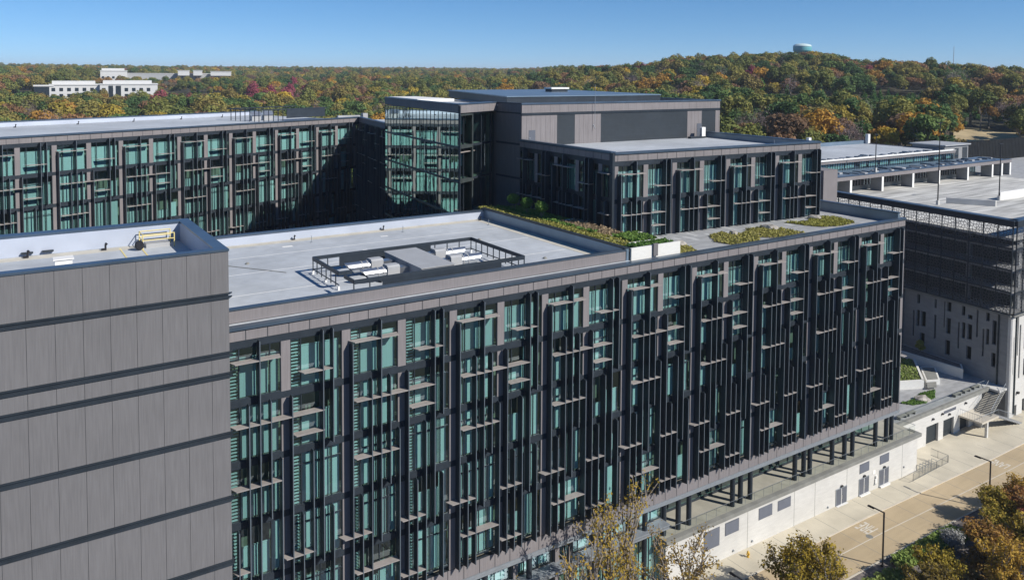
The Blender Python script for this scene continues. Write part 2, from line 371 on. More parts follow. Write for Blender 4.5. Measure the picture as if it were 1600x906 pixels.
def facade(root, U0, U1, phase, s, dz, zbot, rows, gm='glass', slat_to=-1, fins=True, depth_room=2.2):
    rr = random.Random(int(phase*10)+rows)
    P = 9.8*s; lv = [l+dz for l in LV[:rows]]
    n0 = math.floor((U0-phase)/P)-1; n1 = math.ceil((U1-phase)/P)+1
    bottom = zbot
    tops = [34.40+dz]+[l-.26 for l in lv]; bots = [l+.26 for l in lv]
    # bands
    MB().box(U0, U1, -.03, .2, 34.40+dz, 34.95+dz).build('top_band', 'dark', root)
    for l in lv:
        if l-.26 > bottom: MB().box(U0, U1, -.035, .2, l-.26, l+.26).build('floor_band', 'dark', root)
    fa = MB(); x = phase - 9.8*s*3 + .27*s
    while x < U1:
        a, c = max(x+.03, U0), min(x+1.633*s-.03, U1)
        if c-a > .05: fa.box(a, c, -.05, .1, 34.98+dz, 35.70+dz)
        x += 1.633*s
    fa.build('fascia', 'brown', root)
    MB().box(U0, U1, -.02, .1, 34.95+dz, 35.78+dz).build('fascia_backing', 'dark', root)
    MB().box(U0, U1, -.18, .5, 35.80+dz, 36.05+dz).build('coping', 'coping', root)
    # piers and windows
    for n in range(n0, n1+1):
        for h in (0, 1):
            c = phase+n*P+h*P/2
            a, b_ = max(c-.36, U0), min(c+.36, U1)
            if b_-a > .1: MB().box(a, b_, -.025, .2, bottom, 34.40+dz).build('pier', 'brown', root)
            wa, wb = c+.36, c+P/2-.36
            if wb < U0+.3 or wa > U1-.3: continue
            wa2, wb2 = max(wa, U0), min(wb, U1)
            W = wb2-wa2
            prev = 34.40+dz
            for i in range(rows+1):
                zt = prev; zb = (lv[i]+.26) if i < rows else bottom
                if i < rows: prev = lv[i]-.26
                zb = max(zb, bottom)
                if zt-zb < .6: continue
                st = (rr.choice([1, 1, 2]) if i == 0 else rr.choice([0, 0, 3, 4, 4, 2, 5, 5 if rr.random() < .5 else 3]))
                fr, pn, bl = window_parts(W, zt-zb, st, wa < slat_to, gm)
                o = obj('window', fr, root, (wa2, 0, zb)); obj('pane', pn, o); obj('blind', bl, o)
    # rooms behind
    rm = MB(); rm.box(U0, U1, depth_room, depth_room+.1, bottom, 34.9+dz)
    for l in [34.7+dz]+lv: rm.box(U0, U1, .5, depth_room, l-.2, l+.2)
    rm.build('room_lining', 'room', root)
    if fins:
        for n in range(n0, n1+1):
            base = phase+n*P
            for (j, zt, zb) in PF:
                u = base+(.27+.8167*j)*s
                if u < U0+.1 or u > U1-.02: continue
                zt_, zb_ = zt+dz, max(zb+dz if zb else -99, bottom+.02)
                if zt_-zb_ < .5: continue
                obj('fin', fin_mesh(zt_-zb_, s), root, (u, -.04, zb_))
            for (z, a, c) in PS:
                z += dz
                if z < bottom+.3: continue
                a, c = max(base+a*s, U0+.03), min(base+c*s, U1+.1)
                if c-a < .6: continue
                b = MB(); b.prism([(a, -.05), (a+.28, -.82), (c, -.82), (c+.12, -.05)], z-.035, z+.035)
                b.build('sun_shelf', 'shelf', root)

# ------------------------------------------------------------------ main long block
X0, X1, Y0 = 14.35, 102.15, 60.335
mb = thing('office_block', 'long dark office block with rows of fins and shelves along its sunlit front', 'building', (0, Y0, 0))
facade(mb, X0, X1, 13.75, 1.0, 0, 11.25, 5, slat_to=30)
b = MB(); x = 13.75-.5
while x < X1:
    a, c = max(x+.03, X0), min(x+1.6, X1)
    if c > a: b.box(a, c, -.03, .15, 9.95, 11.2)
    x += 1.633
b.build('base_panel', 'brown', mb)
MB().box(X0, X1, -.0, .3, 9.9, 11.22).build('base_backing', 'dark', mb)
MB().box(X0, X1, -.12, .3, 9.70, 9.93).box(X0, X1, -.06, .3, 9.45, 9.68).build('base_trim', 'edge', mb)
MB().box(X0, X1, .3, 29.5, 9.5, 9.69).build('soffit', 'slab', mb)
# end wall, back wall
MB().box(X1-.15, X1, .2, 39.5, 9.7, 35.9).build('end_wall', 'brown', mb)
MB().box(X0, 54, 29.4, 29.7, 0, 36.8).build('rear_wall', 'brown2', mb)
# ground floor glazing set back under the overhang
gf = MB(); gf.quad((60.2, 4.38, 5.3), (104, 4.38, 5.3), (104, 4.38, 9.5), (60.2, 4.38, 9.5))
gf.build('lobby_glass', 'glass', mb)
gf = MB()
for x in np.arange(60.2, 103.5, 1.75): gf.box(x-.04, x+.04, 4.3, 4.37, 5.3, 9.5)
gf.box(60.2, 104, 4.31, 4.365, 7.1, 7.18); gf.box(60.2, 104, 4.29, 4.36, 5.25, 5.5)
gf.build('lobby_mullion', 'dark', mb)
gf = MB(); gf.box(60.2, 104, 6.2, 6.3, 5.3, 9.5)
for x in np.arange(61, 103, 1.75): 
    pass
gf.build('lobby_wall', 'room', mb)
gf = MB(); rr = random.Random(3)
for x in np.arange(60.9, 103, 1.75):
    if rr.random() < .8: gf.box(x-.5, x+.5, 4.9, 4.95, 5.9, 6.3+.5*rr.random())
gf.build('lobby_blind', 'blind', mb)
for x in (60.1, 62.26, 63.9, 70.93, 72.27, 73.95, 82.1, 83.8, 85.0, 89.5, 92.1, 93.8, 98.9, 101.4, 102.6):
    MB().tube((x, 1.3, 5.2 if x > 60 else 0), (x, 1.3, 9.6), .29, n=16).build('column', 'dark', mb)
# lower storeys left of the slab
lw = MB(); lw.box(X0, 59.6, 2.4, 2.6, 0, 9.5); lw.build('lower_back_wall', 'room', mb)
for x in np.arange(16.2, 59, 4.9):
    fr, pn, bl = window_parts(4.0, 6.3, 4, False, 'glass')
    o = obj('window', fr, mb, (x+.3, 1.2, .3)); obj('pane', pn, o); obj('blind', bl, o)
    fr, pn, bl = window_parts(4.0, 2.1, 3, False, 'glass')
    o = obj('window', fr, mb, (x+.3, 1.2, 7.3)); obj('pane', pn, o); obj('blind', bl, o)
    MB().box(x-.25, x+.25, 1.0, 1.6, 0, 9.5).build('pier', 'brown', mb)
    MB().tube((x+1.2, .5, 0), (x+1.2, .5, 9.5), .28, n=14).build('column', 'dark', mb)
MB().box(X0, 59.6, -.1, 1.3, 6.72, 6.9).box(X0, 59.6, -.2, 1.2, 7.08, 7.25).build('canopy_ledge', 'edge', mb)

# low roof X 14..54, Y 61..90
rf = MB(); rf.box(14.2, 54.3, .6, 29.7, 35.6, 36.0); rf.build('roof_deck', 'roof', mb)
MB().box(14.2, 54.0, 1.0, 1.3, 36.06, 37.02).build('front_parapet', 'brown', mb)
MB().box(14.2, 54.0, 1.3, 1.42, 36.0, 37.02).build('parapet_lining', 'roofside', mb)
MB().box(14.2, 54.0, .93, 1.5, 37.02, 37.14).build('parapet_cap', 'coping', mb)
MB().box(14.2, 54.6, 29.0, 29.4, 36.0, 37.0).build('parapet_lining', 'roofside', mb)
MB().box(14.2, 54.6, 28.85, 29.6, 37.0, 37.14).build('parapet_cap', 'coping', mb)
MB().box(53.9, 54.3, 1.0, 29.6, 36.0, 37.2).build('terrace_wall', 'steelblue', mb)
MB().box(53.8, 54.45, 1.0, 29.6, 37.2, 37.32).build('parapet_cap', 'dark', mb)
MB().box(14.5, 53.8, 27.6, 28.95, 36.003, 36.012).build('roof_border', 'roofedge', mb)
MB().box(52.2, 53.85, 1.5, 27.6, 36.003, 36.012).build('roof_border', 'roofedge', mb)
sm = MB()
for y in (8.5, 15.8, 22.5): sm.box(14.5, 52, y, y+.10, 36.001, 36.006)
sm.build('roof_seam', 'white', mb)

b = MB(); rr = random.Random(12)
for y in np.arange(3.4, 28, 3.05): b.box(14.6, 53.4, y, y+.035, 36.001, 36.0045)
b.build('membrane_lap', 'roofside', mb)
b = MB()
for k in range(9):
    x = 17+rr.random()*34; y = rr.choice([4, 14, 19, 24.5])+rr.random(); b.box(x, x+.5+rr.random(), y, y+.4+rr.random()*.5, 36.0065, 36.0105)
b.build('membrane_patch', 'white', mb)
tag(MB().tube((16.6, 83.6, 36.03), (23.2, 74.6, 36.03), .035, n=6).build('roof_cable', 'slab'), 'thin dark cable lying across the low roof near the plain block', 'cable')
for k, (x, y, l) in enumerate(((46.5, 78, 'right of the plant screen'), (21, 80, 'left of the plant screen'), (47.5, 66.5, 'near the front parapet'))):
    t = thing('roof_drain', 'low round drain dome on the low roof %s' % l, 'roof drain', (x, y, 36.0))
    MB().lathe([(.22, 0), (.2, .1), (.1, .17), (.02, .19)], 0, 0, 12).build('dome', 'slab', t)

# ------------------------------------------------------------------ near plain block
pb = thing('end_block', 'plain grey-brown panelled block nearest the camera with dark horizontal ledges', 'building', (0, 59.54, 0))
XL = -6.0; XR = 14.28
bands = [38.72, 34.40, 32.87, 28.42, 23.6, 18.75, 13.95, 9.2, 4.4]
edges = [42.0]
pan = MB(); zs = [42.0]
for z in bands: zs += [z+.22, z-.22]
zs += [0]
for a in range(0, len(zs), 2):
    zt, zb = zs[a], zs[a+1]; x = XR
    first = True
    while x > XL:
        wdt = 1.25 if first else 1.63; first = False
        x2 = max(x-wdt, XL); pan.box(x2+.011, x-.011 if x < XR else x, -.02, .25, zb, zt-.02); x -= wdt
pan.build('wall_panel', 'brown2', pb)
MB().box(XL, XR-.02, .02, .4, 0, 42.0).build('wall_backing', 'dark', pb)
for z in bands:
    b = MB(); b.box(XL, XR+.02, -.07, .1, z+.10, z+.20); b.box(XL, XR+.02, -.10, .1, z-.20, z-.03)
    b.build('ledge', 'dark', pb)
    MB().prism([(XR+.02, -.1), (XR+.30, .25), (XR+.02, .35)], z+.10, z+.18).prism([(XR+.02, -.1), (XR+.30, .25), (XR+.02, .35)], z-.18, z-.08).build('ledge_bracket', 'dark', pb)
MB().box(XR-.25, XR, .25, 14.3, 0, 42.0).build('side_wall', 'brown2', pb)
MB().box(XL, XR, 14.0, 14.3, 0, 42.0).build('rear_wall', 'brown2', pb)
MB().box(XL, XR-.3, .4, 14.0, 40.1, 40.5).build('roof_deck', 'roof', pb)
MB().box(XL, XR+.05, -.08, .75, 42.0, 42.16).build('coping', 'coping', pb)
MB().box(XL, XR+.05, 13.2, 14.36, 42.0, 42.163).build('coping', 'coping', pb)
MB().box(XR-.85, XR+.04, .76, 13.19, 42.0, 42.16).build('side_coping', 'coping', pb)
MB().box(XL, XR-.85, 13.25, 13.4, 40.5, 42.0).box(XL, XR-.9, .6, .72, 40.5, 42.0).box(XR-.85, XR-.7, .72, 13.25, 40.5, 42.0).build('parapet_lining', 'roofside', pb)
b = MB(); b.box(-3, 11.0, 11.6, 12.9, 40.502, 40.512); b.build('roof_border', 'roofedge', pb)
b = MB()
for i, x in enumerate((8.6, 10.1)): b.box(x, x+.11, 3, 12.3, 40.514, 40.52)
b.build('roof_stripe', 'yellow', pb)
b = MB(); b.box(1.8, 2.6, 12.95, 13.2, 40.7, 40.82); b.build('scupper', 'dark', pb)
b = MB(); b.box(3.2, 4.0, 12.95, 13.2, 40.7, 40.82); b.build('scupper', 'dark', pb)
# roof gear on it
b = MB()
def post(b, x, y, z, h, r=.035): b.tube((x, y, z), (x, y, z+h), r, n=6)
hr = thing('safety_railing', 'yellow safety railing round the hatch on the near plain block roof', 'railing')
X_, Y_ = 10.2, 69.5
a = MB()
for (x, y) in ((10.2, 70.6), (12.6, 70.6), (10.2, 72.4), (12.6, 72.4)): post(a, x, y, 40.5, 1.15, .045)
a.build('post', 'yellow', hr)
a = MB()
for z in (41.65, 41.2):
    a.tube((10.2, 70.6, z), (12.6, 70.6, z), .04, n=6); a.tube((10.2, 72.4, z), (12.6, 72.4, z), .04, n=6); a.tube((10.2, 70.6, z), (10.2, 72.4, z), .04, n=6)
a.build('rail', 'yellow', hr)
a = MB(); a.box(10.5, 12.3, 70.9, 72.1, 40.5, 40.85); a.build('hatch_cover', 'ac', hr)
a = thing('wheel_chock', 'round black ballast disc at the foot of the yellow railing', 'ballast')
MB().tube((9.85, 70.4, 40.9), (9.95, 70.25, 40.95), .38, n=18).build('disc', 'pole', a)
ub = thing('roof_unit', 'small white box unit behind the near plain block parapet', 'roof unit')
MB().box(3.6, 4.7, 64.5, 65.4, 40.6, 41.6).build('casing', 'white', ub); MB().box(3.5, 4.8, 64.4, 65.5, 41.6, 41.68).build('lid', 'white', ub)

vent_n = ['first', 'second', 'third', 'fourth', 'fifth', 'sixth']
def drain(x, y, z, lab, s=1.0):
    t = thing('roof_vent', lab, 'roof vent', (x, y, z), group='small roof vents')
    MB().tube((0, 0, 0), (0, 0, .42*s), .07*s, n=8).build('pipe', 'pole', t)
    MB().box(-.28*s, .06, -.1, .1, .0, .16*s).build('foot', 'pole', t)
    MB().tube((0, 0, .42*s), (.1*s, 0, .52*s), .10*s, n=8).build('cap', 'pole', t)
drain(17.9, 88.9, 36.0, 'black hooded roof vent by the rear parapet nearest the plain block', 1.4)
drain(28.6, 88.9, 36.0, 'black hooded roof vent by the rear parapet of the low roof, left of the middle')
drain(39.5, 88.9, 36.0, 'black hooded roof vent by the rear parapet of the low roof, right of the middle')
drain(52.8, 88.3, 36.0, 'black hooded roof vent in the far corner of the low roof')
drain(2.2, 71.9, 40.5, 'dark pipe vent on the left of the near plain block roof', 1.1)
drain(7.6, 71.8, 40.5, 'dark pipe vent in the middle of the near plain block roof', 1.1)
def anchor(x, y, z, lab):
    o = MB().tube((0, 0, 0), (0, 0, .75), .035, n=6).box(-.12, .12, -.12, .12, 0, .04).build('roof_anchor', 'edge', None, (x, y, z), label=lab, cat='anchor post', group='roof anchor posts')
for i, x in enumerate((19.1, 29.8, 41.0, 52.0)):
    anchor(x, 86.6 if i < 3 else 85, 36.0, 'thin steel anchor post near the rear parapet, %s from the left' % vent_n[i])

# plant screen with ducts on the low roof
ps = thing('plant_screen', 'dark metal plant screen frame standing on the low roof', 'plant screen', (25.2, 62.75, 36.0))
L, Wd, H0, H1 = 17.2, 10.1, .55, 1.65
b = MB()
b.box(0, L, -.08, .08, 1.30, H1); b.box(0, L, Wd-.08, Wd+.08, 1.32, H1); b.box(-.08, .08, 3.4, Wd, 1.30, H1-.003); b.box(L-.08, L+.08, 0, Wd, 1.32, H1-.003); b.box(-.08, 1.2, 3.3, 3.5, 1.3, H1-.006); b.box(.0, .1, 0, 2.3, 1.3, H1-.004)
b.build('top_rail', 'dark', ps)
b = MB(); b.box(0, L, -.03, .03, .42, .5); b.box(0, L, Wd-.03, Wd+.03, .42, .5); b.box(-.03, .03, 3.4, Wd, .42, .5); b.box(L-.03, L+.03, 0, Wd, .42, .5)
b.build('bottom_rail', 'dark', ps)
b = MB(); b.box(2.6, 14.6, -.05, .05, .5, 1.3); b.build('infill_panel', 'dark', ps)
b = MB(); b.box(2.6, 12.4, Wd-.05, Wd+.05, .5, 1.32); b.build('infill_panel', 'dark', ps)
for x in list(np.arange(0, L+.1, 1.433)):
    for y in (0, Wd):
        MB().box(x-.04, x+.04, y-.045, y+.045, .2, 1.35).build('mullion', 'dark', ps)
for y in np.arange(4.2, Wd, 1.2):
    MB().box(-.04, .04, y-.04, y+.04, .2, 1.3).build('mullion', 'dark', ps)
for y in np.arange(1.0, Wd, 1.15):
    MB().box(L-.04, L+.04, y-.04, y+.04, .2, 1.3).build('mullion', 'dark', ps)
for (x, y) in ((0, Wd), (0, 6.7), (0, 3.5), (L, Wd), (L, 5), (L, .0), (0, 0), (6, 0), (11, 0), (6, Wd), (11, Wd)):
    MB().box(x-.09, x+.09, y-.09, y+.09, 0, .3).build('foot', 'white', ps)
ah = thing('air_handler', 'large flat-topped grey air handler inside the plant screen', 'air handler', (32.1, 63.9, 36.0))
MB().box(0, 3.3, 0, 8.0, .2, 1.45).build('casing', 'ac', ah); MB().box(-.08, 3.38, -.08, 8.08, 1.45, 1.52).build('lid', 'ac', ah)
MB().box(.2, 3.1, .1, 7.9, 0, .2).build('base', 'dark', ah)
def fan(x, y, lab, flip=1):
    t = thing('duct_fan', lab, 'duct fan', (x, y, 36.0), group='silver duct fans inside the plant screen')
    b = MB(); b.tube((0, 0, .85), (-1.1*flip, 0, .85), .50, n=24); b.build('barrel', 'silver', t)
    b = MB(); i = 0
    # mitred outlet
    n = 24
    for k in range(n):
        a = 2*math.pi*k/n; b.v.append((-1.1*flip, .5*math.cos(a), .85+.5*math.sin(a)))
    for k in range(n):
        a = 2*math.pi*k/n; b.v.append((-(2.0+.45*math.sin(a))*flip, .5*math.cos(a), .85+.5*math.sin(a)))
    for k in range(n):
        j = (k+1) % n; b.f.append((k, j, n+j, n+k)); b.m.append(0)
    b.build('outlet', 'silver', t)
    b = MB()
    for xx in (-.25, -.8): b.tube((xx*flip, 0, .85), ((xx-.08)*flip, 0, .85), .54, n=24)
    b.build('flange', 'ac', t)
    b = MB(); b.box(0, 1.2*flip, -.6, .6, .25, 1.35); b.build('plenum', 'ac', t)
    b = MB(); b.slabx([(-.6, 1.35), (.6, 1.35), (.4, 1.5), (-.4, 1.5)], 0.0, 1.2*flip); b.build('plenum_top', 'ac', t)
    b = MB(); b.box(1.2*flip, 2.2*flip, -.45, .45, .35, 1.2); b.build('connector', 'silver', t)
    b = MB(); b.box(-.6*flip, -.5*flip, -.4, .4, 0, .4); b.box(.5*flip, .6*flip, -.5, .5, 0, .3); b.build('stand', 'dark', t)
fan(29.6, 69.9, 'silver duct fan left of the air handler, further from the front')
fan(29.9, 66.9, 'silver duct fan left of the air handler, closer to the front')
fan(37.8, 70.4, 'silver duct fan right of the air handler, further from the front', -1)
fan(37.8, 67.2, 'silver duct fan right of the air handler, closer to the front', -1)

# ------------------------------------------------------------------ roof terrace of the main block
te = thing('roof_terrace', 'paved roof terrace between the main front and the set-back upper block', 'roof terrace', (0, 0, 0))
MB().prism([(54.3, 60.95), (102.0, 60.95), (102.0, 100), (54.3, 100)], 34.9, 35.3).build('paving', 'paver', te)
rr = random.Random(5); M['pale'] = mat('pale_paver', (.45, .455, .455), .8, 0, .1, 1)
for k in range(22):
    x = 63+1.75*k; y = 67.0+rr.random()*2.4-(x-63)*.01
    MB().box(x, x+.8, y, y+rr.choice([1.2, 2.4]), 35.303, 35.308).build('light_paver', 'pale', te)
MB().box(101.6, 102.0, 61.0, 100, 35.3, 36.6).build('end_parapet', 'steelblue', te)
MB().box(101.5, 102.15, 60.9, 100, 36.6, 36.72).build('parapet_cap', 'coping', te)

def leaves(n, pts, size, seed, flat=0.0, jitter=1.0, aspect=1.0):
    """quads around given centres; pts (K,4) = x,y,z,radius"""
    rg = np.random.default_rng(seed); pts = np.asarray(pts, float)
    wgt = pts[:, 3]**2; wgt /= wgt.sum()
    idx = rg.choice(len(pts), n, p=wgt); c = pts[idx]
    d = rg.normal(size=(n, 3)); d /= np.linalg.norm(d, axis=1)[:, None]
    rad = c[:, 3]*(.55+.5*rg.random(n))*jitter
    p = c[:, :3]+d*rad[:, None]*np.array([1, 1, .8])
    nn = d+rg.normal(size=(n, 3))*.55+np.array([0, 0, .35+flat]); nn /= np.linalg.norm(nn, axis=1)[:, None]
    t = np.cross(nn, rg.normal(size=(n, 3))); t /= np.linalg.norm(t, axis=1)[:, None]; q = np.cross(nn, t)
    s = size*(.6+.8*rg.random(n))[:, None]
    v = np.stack([p-t*s-q*s*.5*aspect, p+t*s*.3-q*s*.6*aspect, p+t*s+q*s*.5*aspect, p-t*s*.3+q*s*.6*aspect], 1).reshape(-1, 3)
    return v
def quadmesh(name, v, m):
    n = len(v)//4; me = bpy.data.meshes.new(name); me.vertices.add(len(v)); me.vertices.foreach_set('co', v.astype(np.float32).ravel())
    me.loops.add(len(v)); me.loops.foreach_set('vertex_index', np.arange(len(v), dtype=np.int32))
    me.polygons.add(n); me.polygons.foreach_set('loop_start', np.arange(0, 4*n, 4, dtype=np.int32)); 
    me.materials.append(m); me.update(calc_edges=True); return me
M['sedum'] = foliage('sedum_leaves', [(.22, .23, .05), (.32, .31, .08), (.40, .36, .12)], False)
M['grassg'] = foliage('green_grass', [(.12, .22, .05), (.20, .30, .07), (.28, .34, .10)], False)
M['hedge'] = foliage('hedge_leaves', [(.06, .14, .03), (.11, .21, .045), (.17, .27, .06)], False)
M['browngrass'] = foliage('brown_grass', [(.30, .22, .14), (.40, .31, .20), (.47, .38, .25)], False)
M['under'] = foliage('undergrowth_leaves', [(.12, .13, .04), (.22, .17, .05), (.30, .19, .06), (.16, .13, .08)], False)
M['paleshrub'] = foliage('pale_shrub', [(.20, .21, .22), (.32, .33, .33), (.42, .40, .36)], False)
def in_poly(poly, n, seed):
    rg = np.random.default_rng(seed); P = np.array(poly); lo, hi = P.min(0), P.max(0); out = []
    while len(out) < n:
        q = lo+(hi-lo)*rg.random(2); ins = False; j = len(P)-1
        for i in range(len(P)):
            if (P[i][1] > q[1]) != (P[j][1] > q[1]) and q[0] < (P[j][0]-P[i][0])*(q[1]-P[i][1])/(P[j][1]-P[i][1])+P[i][0]: ins = not ins
            j = i
        if ins: out.append(q)
    return np.array(out)
def cover(name, poly, z, h, n, size, m, label=None, cat=None, kind='stuff', seed=1, parent=None):
    p = in_poly(poly, n, seed); rg = np.random.default_rng(seed+9)
    pts = np.column_stack([p, z+rg.random(n)*h, np.full(n, size*1.2)])
    v = leaves(int(n*2.2), pts, size, seed)
    return obj(name, quadmesh(name, v, M[m]), parent, kind=kind, label=label, cat=cat)
# sedum islands
isl = [([(73.5, 68.3), (71.1, 65.3), (71.9, 62.4), (75.8, 62.6), (77.9, 64.4), (79.0, 63.0), (81.8, 62.8), (85.0, 63.3), (84.6, 66.3), (84.4, 68.9), (82.5, 68.5), (80.3, 68.4), (77.6, 66.7), (75.9, 67.3), (76.3, 68.9)], 12),
       ([(88.5, 69.1), (89.3, 66.0), (90.2, 64.4), (93.4, 63.6), (96.6, 64.1), (97.9, 67.3), (97.1, 68.9), (95.0, 69.6), (91.6, 67.7)], 13),
       ([(65.7, 68.2), (61.6, 66.4), (61.8, 61.8), (65.2, 62.0), (66.9, 65.9)], 11)]
for poly, s in isl:
    cover('sedum', poly, 35.33, .18, 2600, .11, 'sedum', seed=s)
    sheet('gravel', poly, 35.33, 'mulch')
def boulder(x, y, z, s, lab, grp, seed):
    rg = random.Random(seed); b = MB(); import bmesh
    bm = bmesh.new(); bmesh.ops.create_icosphere(bm, subdivisions=2, radius=1)
    for v in bm.verts:
        k = .8+.35*rg.random(); v.co = Vector((v.co.x*1.2*k, v.co.y*.85*k, max(-.1, v.co.z*.7*k)))*s
    me = bpy.data.meshes.new('boulder'); bm.to_mesh(me); bm.free(); me.materials.append(M['rock'])
    obj('boulder', me, None, (x, y, z), rg.random()*3, lab, 'boulder', grp)
boulder(66.2, 65.9, 35.35, .85, 'grey boulder beside the white planter on the terrace', 'boulders on the roof terrace', 1)
boulder(76.6, 67.3, 35.35, .6, 'small dark boulder in the left part of the middle sedum bed', 'boulders on the roof terrace', 2)
boulder(83.3, 67.2, 35.35, .95, 'largest tan boulder in the middle sedum bed on the terrace', 'boulders on the roof terrace', 3)
boulder(94.3, 68.6, 35.35, .8, 'round tan boulder at the far end of the terrace', 'boulders on the roof terrace', 4)

# planters at the left end of the terrace
pw = thing('white_planter', 'large white concrete planter box at the terrace corner behind the front coping', 'planter', (0, 0, 0))
MB().box(54.6, 61.5, 61.25, 61.5, 35.3, 37.2).box(61.3, 61.5, 61.5, 66.3, 35.3, 37.0).build('wall', 'planter', pw)
MB().box(56.4, 61.5, 63.6, 63.8, 35.3, 37.15).box(56.2, 56.4, 63.6, 68.2, 35.3, 37.1).box(56.4, 62.2, 68.0, 68.2, 35.3, 37.0).build('inner_wall_or_backing', 'planter', pw)
MB().box(54.5, 61.3, 61.5, 63.6, 36.4, 36.7).box(56.4, 61.3, 63.8, 68.0, 36.4, 36.8).build('soil', 'mulch', pw)
cover('shrub_row', [(55.6, 61.7), (61.0, 61.7), (61.0, 63.2), (55.6, 63.4)], 36.75, .5, 1300, .13, 'hedge', seed=21)
cover('shrub_row', [(57.2, 64.3), (60.8, 64.3), (60.8, 67.6), (57.2, 67.6)], 36.85, .5, 1600, .13, 'hedge', seed=22)
MB().box(54.3, 58.0, 63.8, 90, 35.3, 36.8).build('planting_bed', 'mulch', kind='structure')
cover('meadow_grass', [(54.6, 63.8), (57.0, 63.8), (57.2, 78), (56.6, 92), (54.6, 92)], 36.85, .3, 6500, .13, 'sedum', seed=23)
cover('shrub_row', [(56.6, 70), (57.3, 70), (57.4, 91), (56.5, 91)], 36.85, .45, 1300, .14, 'hedge', seed=24)
cover('brown_grass', [(57.2, 68.6), (59.9, 68.6), (60.1, 78), (57.6, 78)], 36.4, .8, 2600, .12, 'browngrass', seed=25)
cover('lawn', [(57.3, 79), (61, 79), (61, 92), (58, 92)], 36.55, .2, 2400, .14, 'grassg', seed=26)
tb = thing('tree_planter', 'low white kerb planter round the three clipped trees', 'planter')
MB().box(57.1, 60.6, 78.6, 78.8, 35.3, 37.0).box(57.0, 57.2, 78.8, 92, 35.3, 36.95).build('kerb', 'planter', tb)
MB().box(57.2, 61.4, 78.8, 92, 35.3, 36.5).build('soil', 'mulch', tb)
def topiary(x, y, lab, seed):
    t = thing('clipped_tree', lab, 'tree', (x, y, 36.5), group='clipped round trees on the terrace')
    b = MB(); rg = random.Random(seed)
    for k in range(4):
        b.tube((rg.uniform(-.1, .1), rg.uniform(-.1, .1), 0), (rg.uniform(-.35, .35), rg.uniform(-.35, .35), 1.3), .05, .03, 5)
    b.build('trunk', 'bark', t)
    p = [(0, 0, 2.05, .85)]+[(rg.uniform(-.28, .28), rg.uniform(-.28, .28), 2.05+rg.uniform(-.3, .3), .55) for _ in range(10)]
    v = leaves(2600, p, .10, seed); obj('crown', quadmesh('crown', v, M['hedge']), t)
topiary(57.0, 80.6, 'clipped round-headed tree nearest the viewer, fully in the sun', 1)
topiary(57.1, 84.0, 'clipped round-headed tree in the middle of the three', 2)
topiary(57.4, 87.6, 'clipped round-headed tree farthest back in the shade of the wall', 3)
lb = thing('bollard_box', 'dark box standing on the coping in front of the white planter', 'junction box')
MB().box(55.9+1.6, 58.1, 61.05, 61.24, 36.1, 37.4).build('box', 'brown2', lb)

# ------------------------------------------------------------------ upper tier
ang = R(-2.647)
tr = thing('upper_block', 'two storey upper block with fins behind the roof terrace', 'building', (61.45, 72.14, 0), ang)
facade(tr, 0, 36.3, .22, .932, 9.70, 35.3, 1, fins=True)
MB().box(0.0, 36.3, .5, 22, 44.2, 44.75).build('roof_deck', 'roof', tr)
MB().box(36.0, 36.3, .3, 23.5, 35.3, 45.5).build('end_wall', 'brown', tr)
MB().box(35.9, 36.0, .5, 23.3, 44.75, 45.5).build('parapet_lining', 'steelblue', tr)
MB().box(35.7, 36.45, .5, 23.5, 45.52, 45.7).build('parapet_cap', 'coping', tr)
MB().box(-.35, -.01, -.12, .5, 35.3, 45.7).build('corner_post', 'dark', tr)
tl = thing('annex_block', 'shaded side wall of the upper block with tall windows facing the clipped trees', 'building', (62.0, 93.0, 0), math.atan2(-20.86, -.55))
facade(tl, 0.0, 20.5, -.6, .96, 9.78, 35.3, 1, gm='shadeglass')

# penthouse
ph = thing('penthouse', 'windowless mechanical penthouse with dark louvre panels above the upper block', 'building', (0, 92.97, 0))
segs = [(62.2, 68.34, 'brown'), (68.34, 71.54, 'louver'), (71.54, 76.44, 'brown'), (76.44, 94.43, 'louver'), (94.43, 97.71, 'brown'), (97.71, 100.9, 'louver'), (100.9, 101.95, 'brown')]
for a, c, m in segs:
    b = MB()
    if m == 'brown':
        x = a
        while x < c-.05:
            x2 = min(x+.82, c); b.box(x+.012, x2-.012, -.03, .2, 44.3, 49.05); x = x2
        b.build('wall_panel', 'brown', ph)
    else:
        z = 44.5
        b.box(a, c, .03, .2, 44.3, 49.0)
        while z < 48.95: b.slabx([(-.02, z), (.05, z+.10), (.05, z+.13), (-.02, z+.03)], a+.03, c-.03); z += .17
        b.build('louver', 'louver', ph)
MB().box(62.2, 101.95, .0, .3, 43, 50.6).build('wall_core', 'dark', ph)
b = MB(); x = 62.2
while x < 101.9: b.box(x+.012, min(x+1.63, 101.95)-.012, -.05, .2, 49.45, 50.6); x += 1.63
b.build('fascia', 'brown', ph)
MB().box(62.15, 102, -.1, .2, 49.1, 49.2).box(62.15, 102, -.07, .2, 49.24, 49.42).build('ledge', 'dark', ph)
MB().box(62.1, 102.05, -.15, .6, 50.62, 50.85).build('coping', 'coping', ph)
MB().box(101.65, 101.95, .3, 34, 43, 50.6).build('side_wall', 'brown', ph)
MB().box(62.3, 62.6, 6.15, 34, 30, 50.6).build('side_wall', 'brown2', ph)
MB().box(62.6, 101.6, .3, 34, 50.0, 50.2).build('roof_deck', 'roof', ph)
MB().box(101.5, 102.05, .6, 34, 50.62, 50.8).build('coping', 'coping', ph)
for x in (63.41, 96.6):
    o = MB().box(x, x+1.1, -.06, .05, 44.9, 47.0).build('door', 'doorgrey', ph); MB().box(x+.12, x+.2, -.1, -.06, 45.8, 46.0).build('handle', 'silver', o)
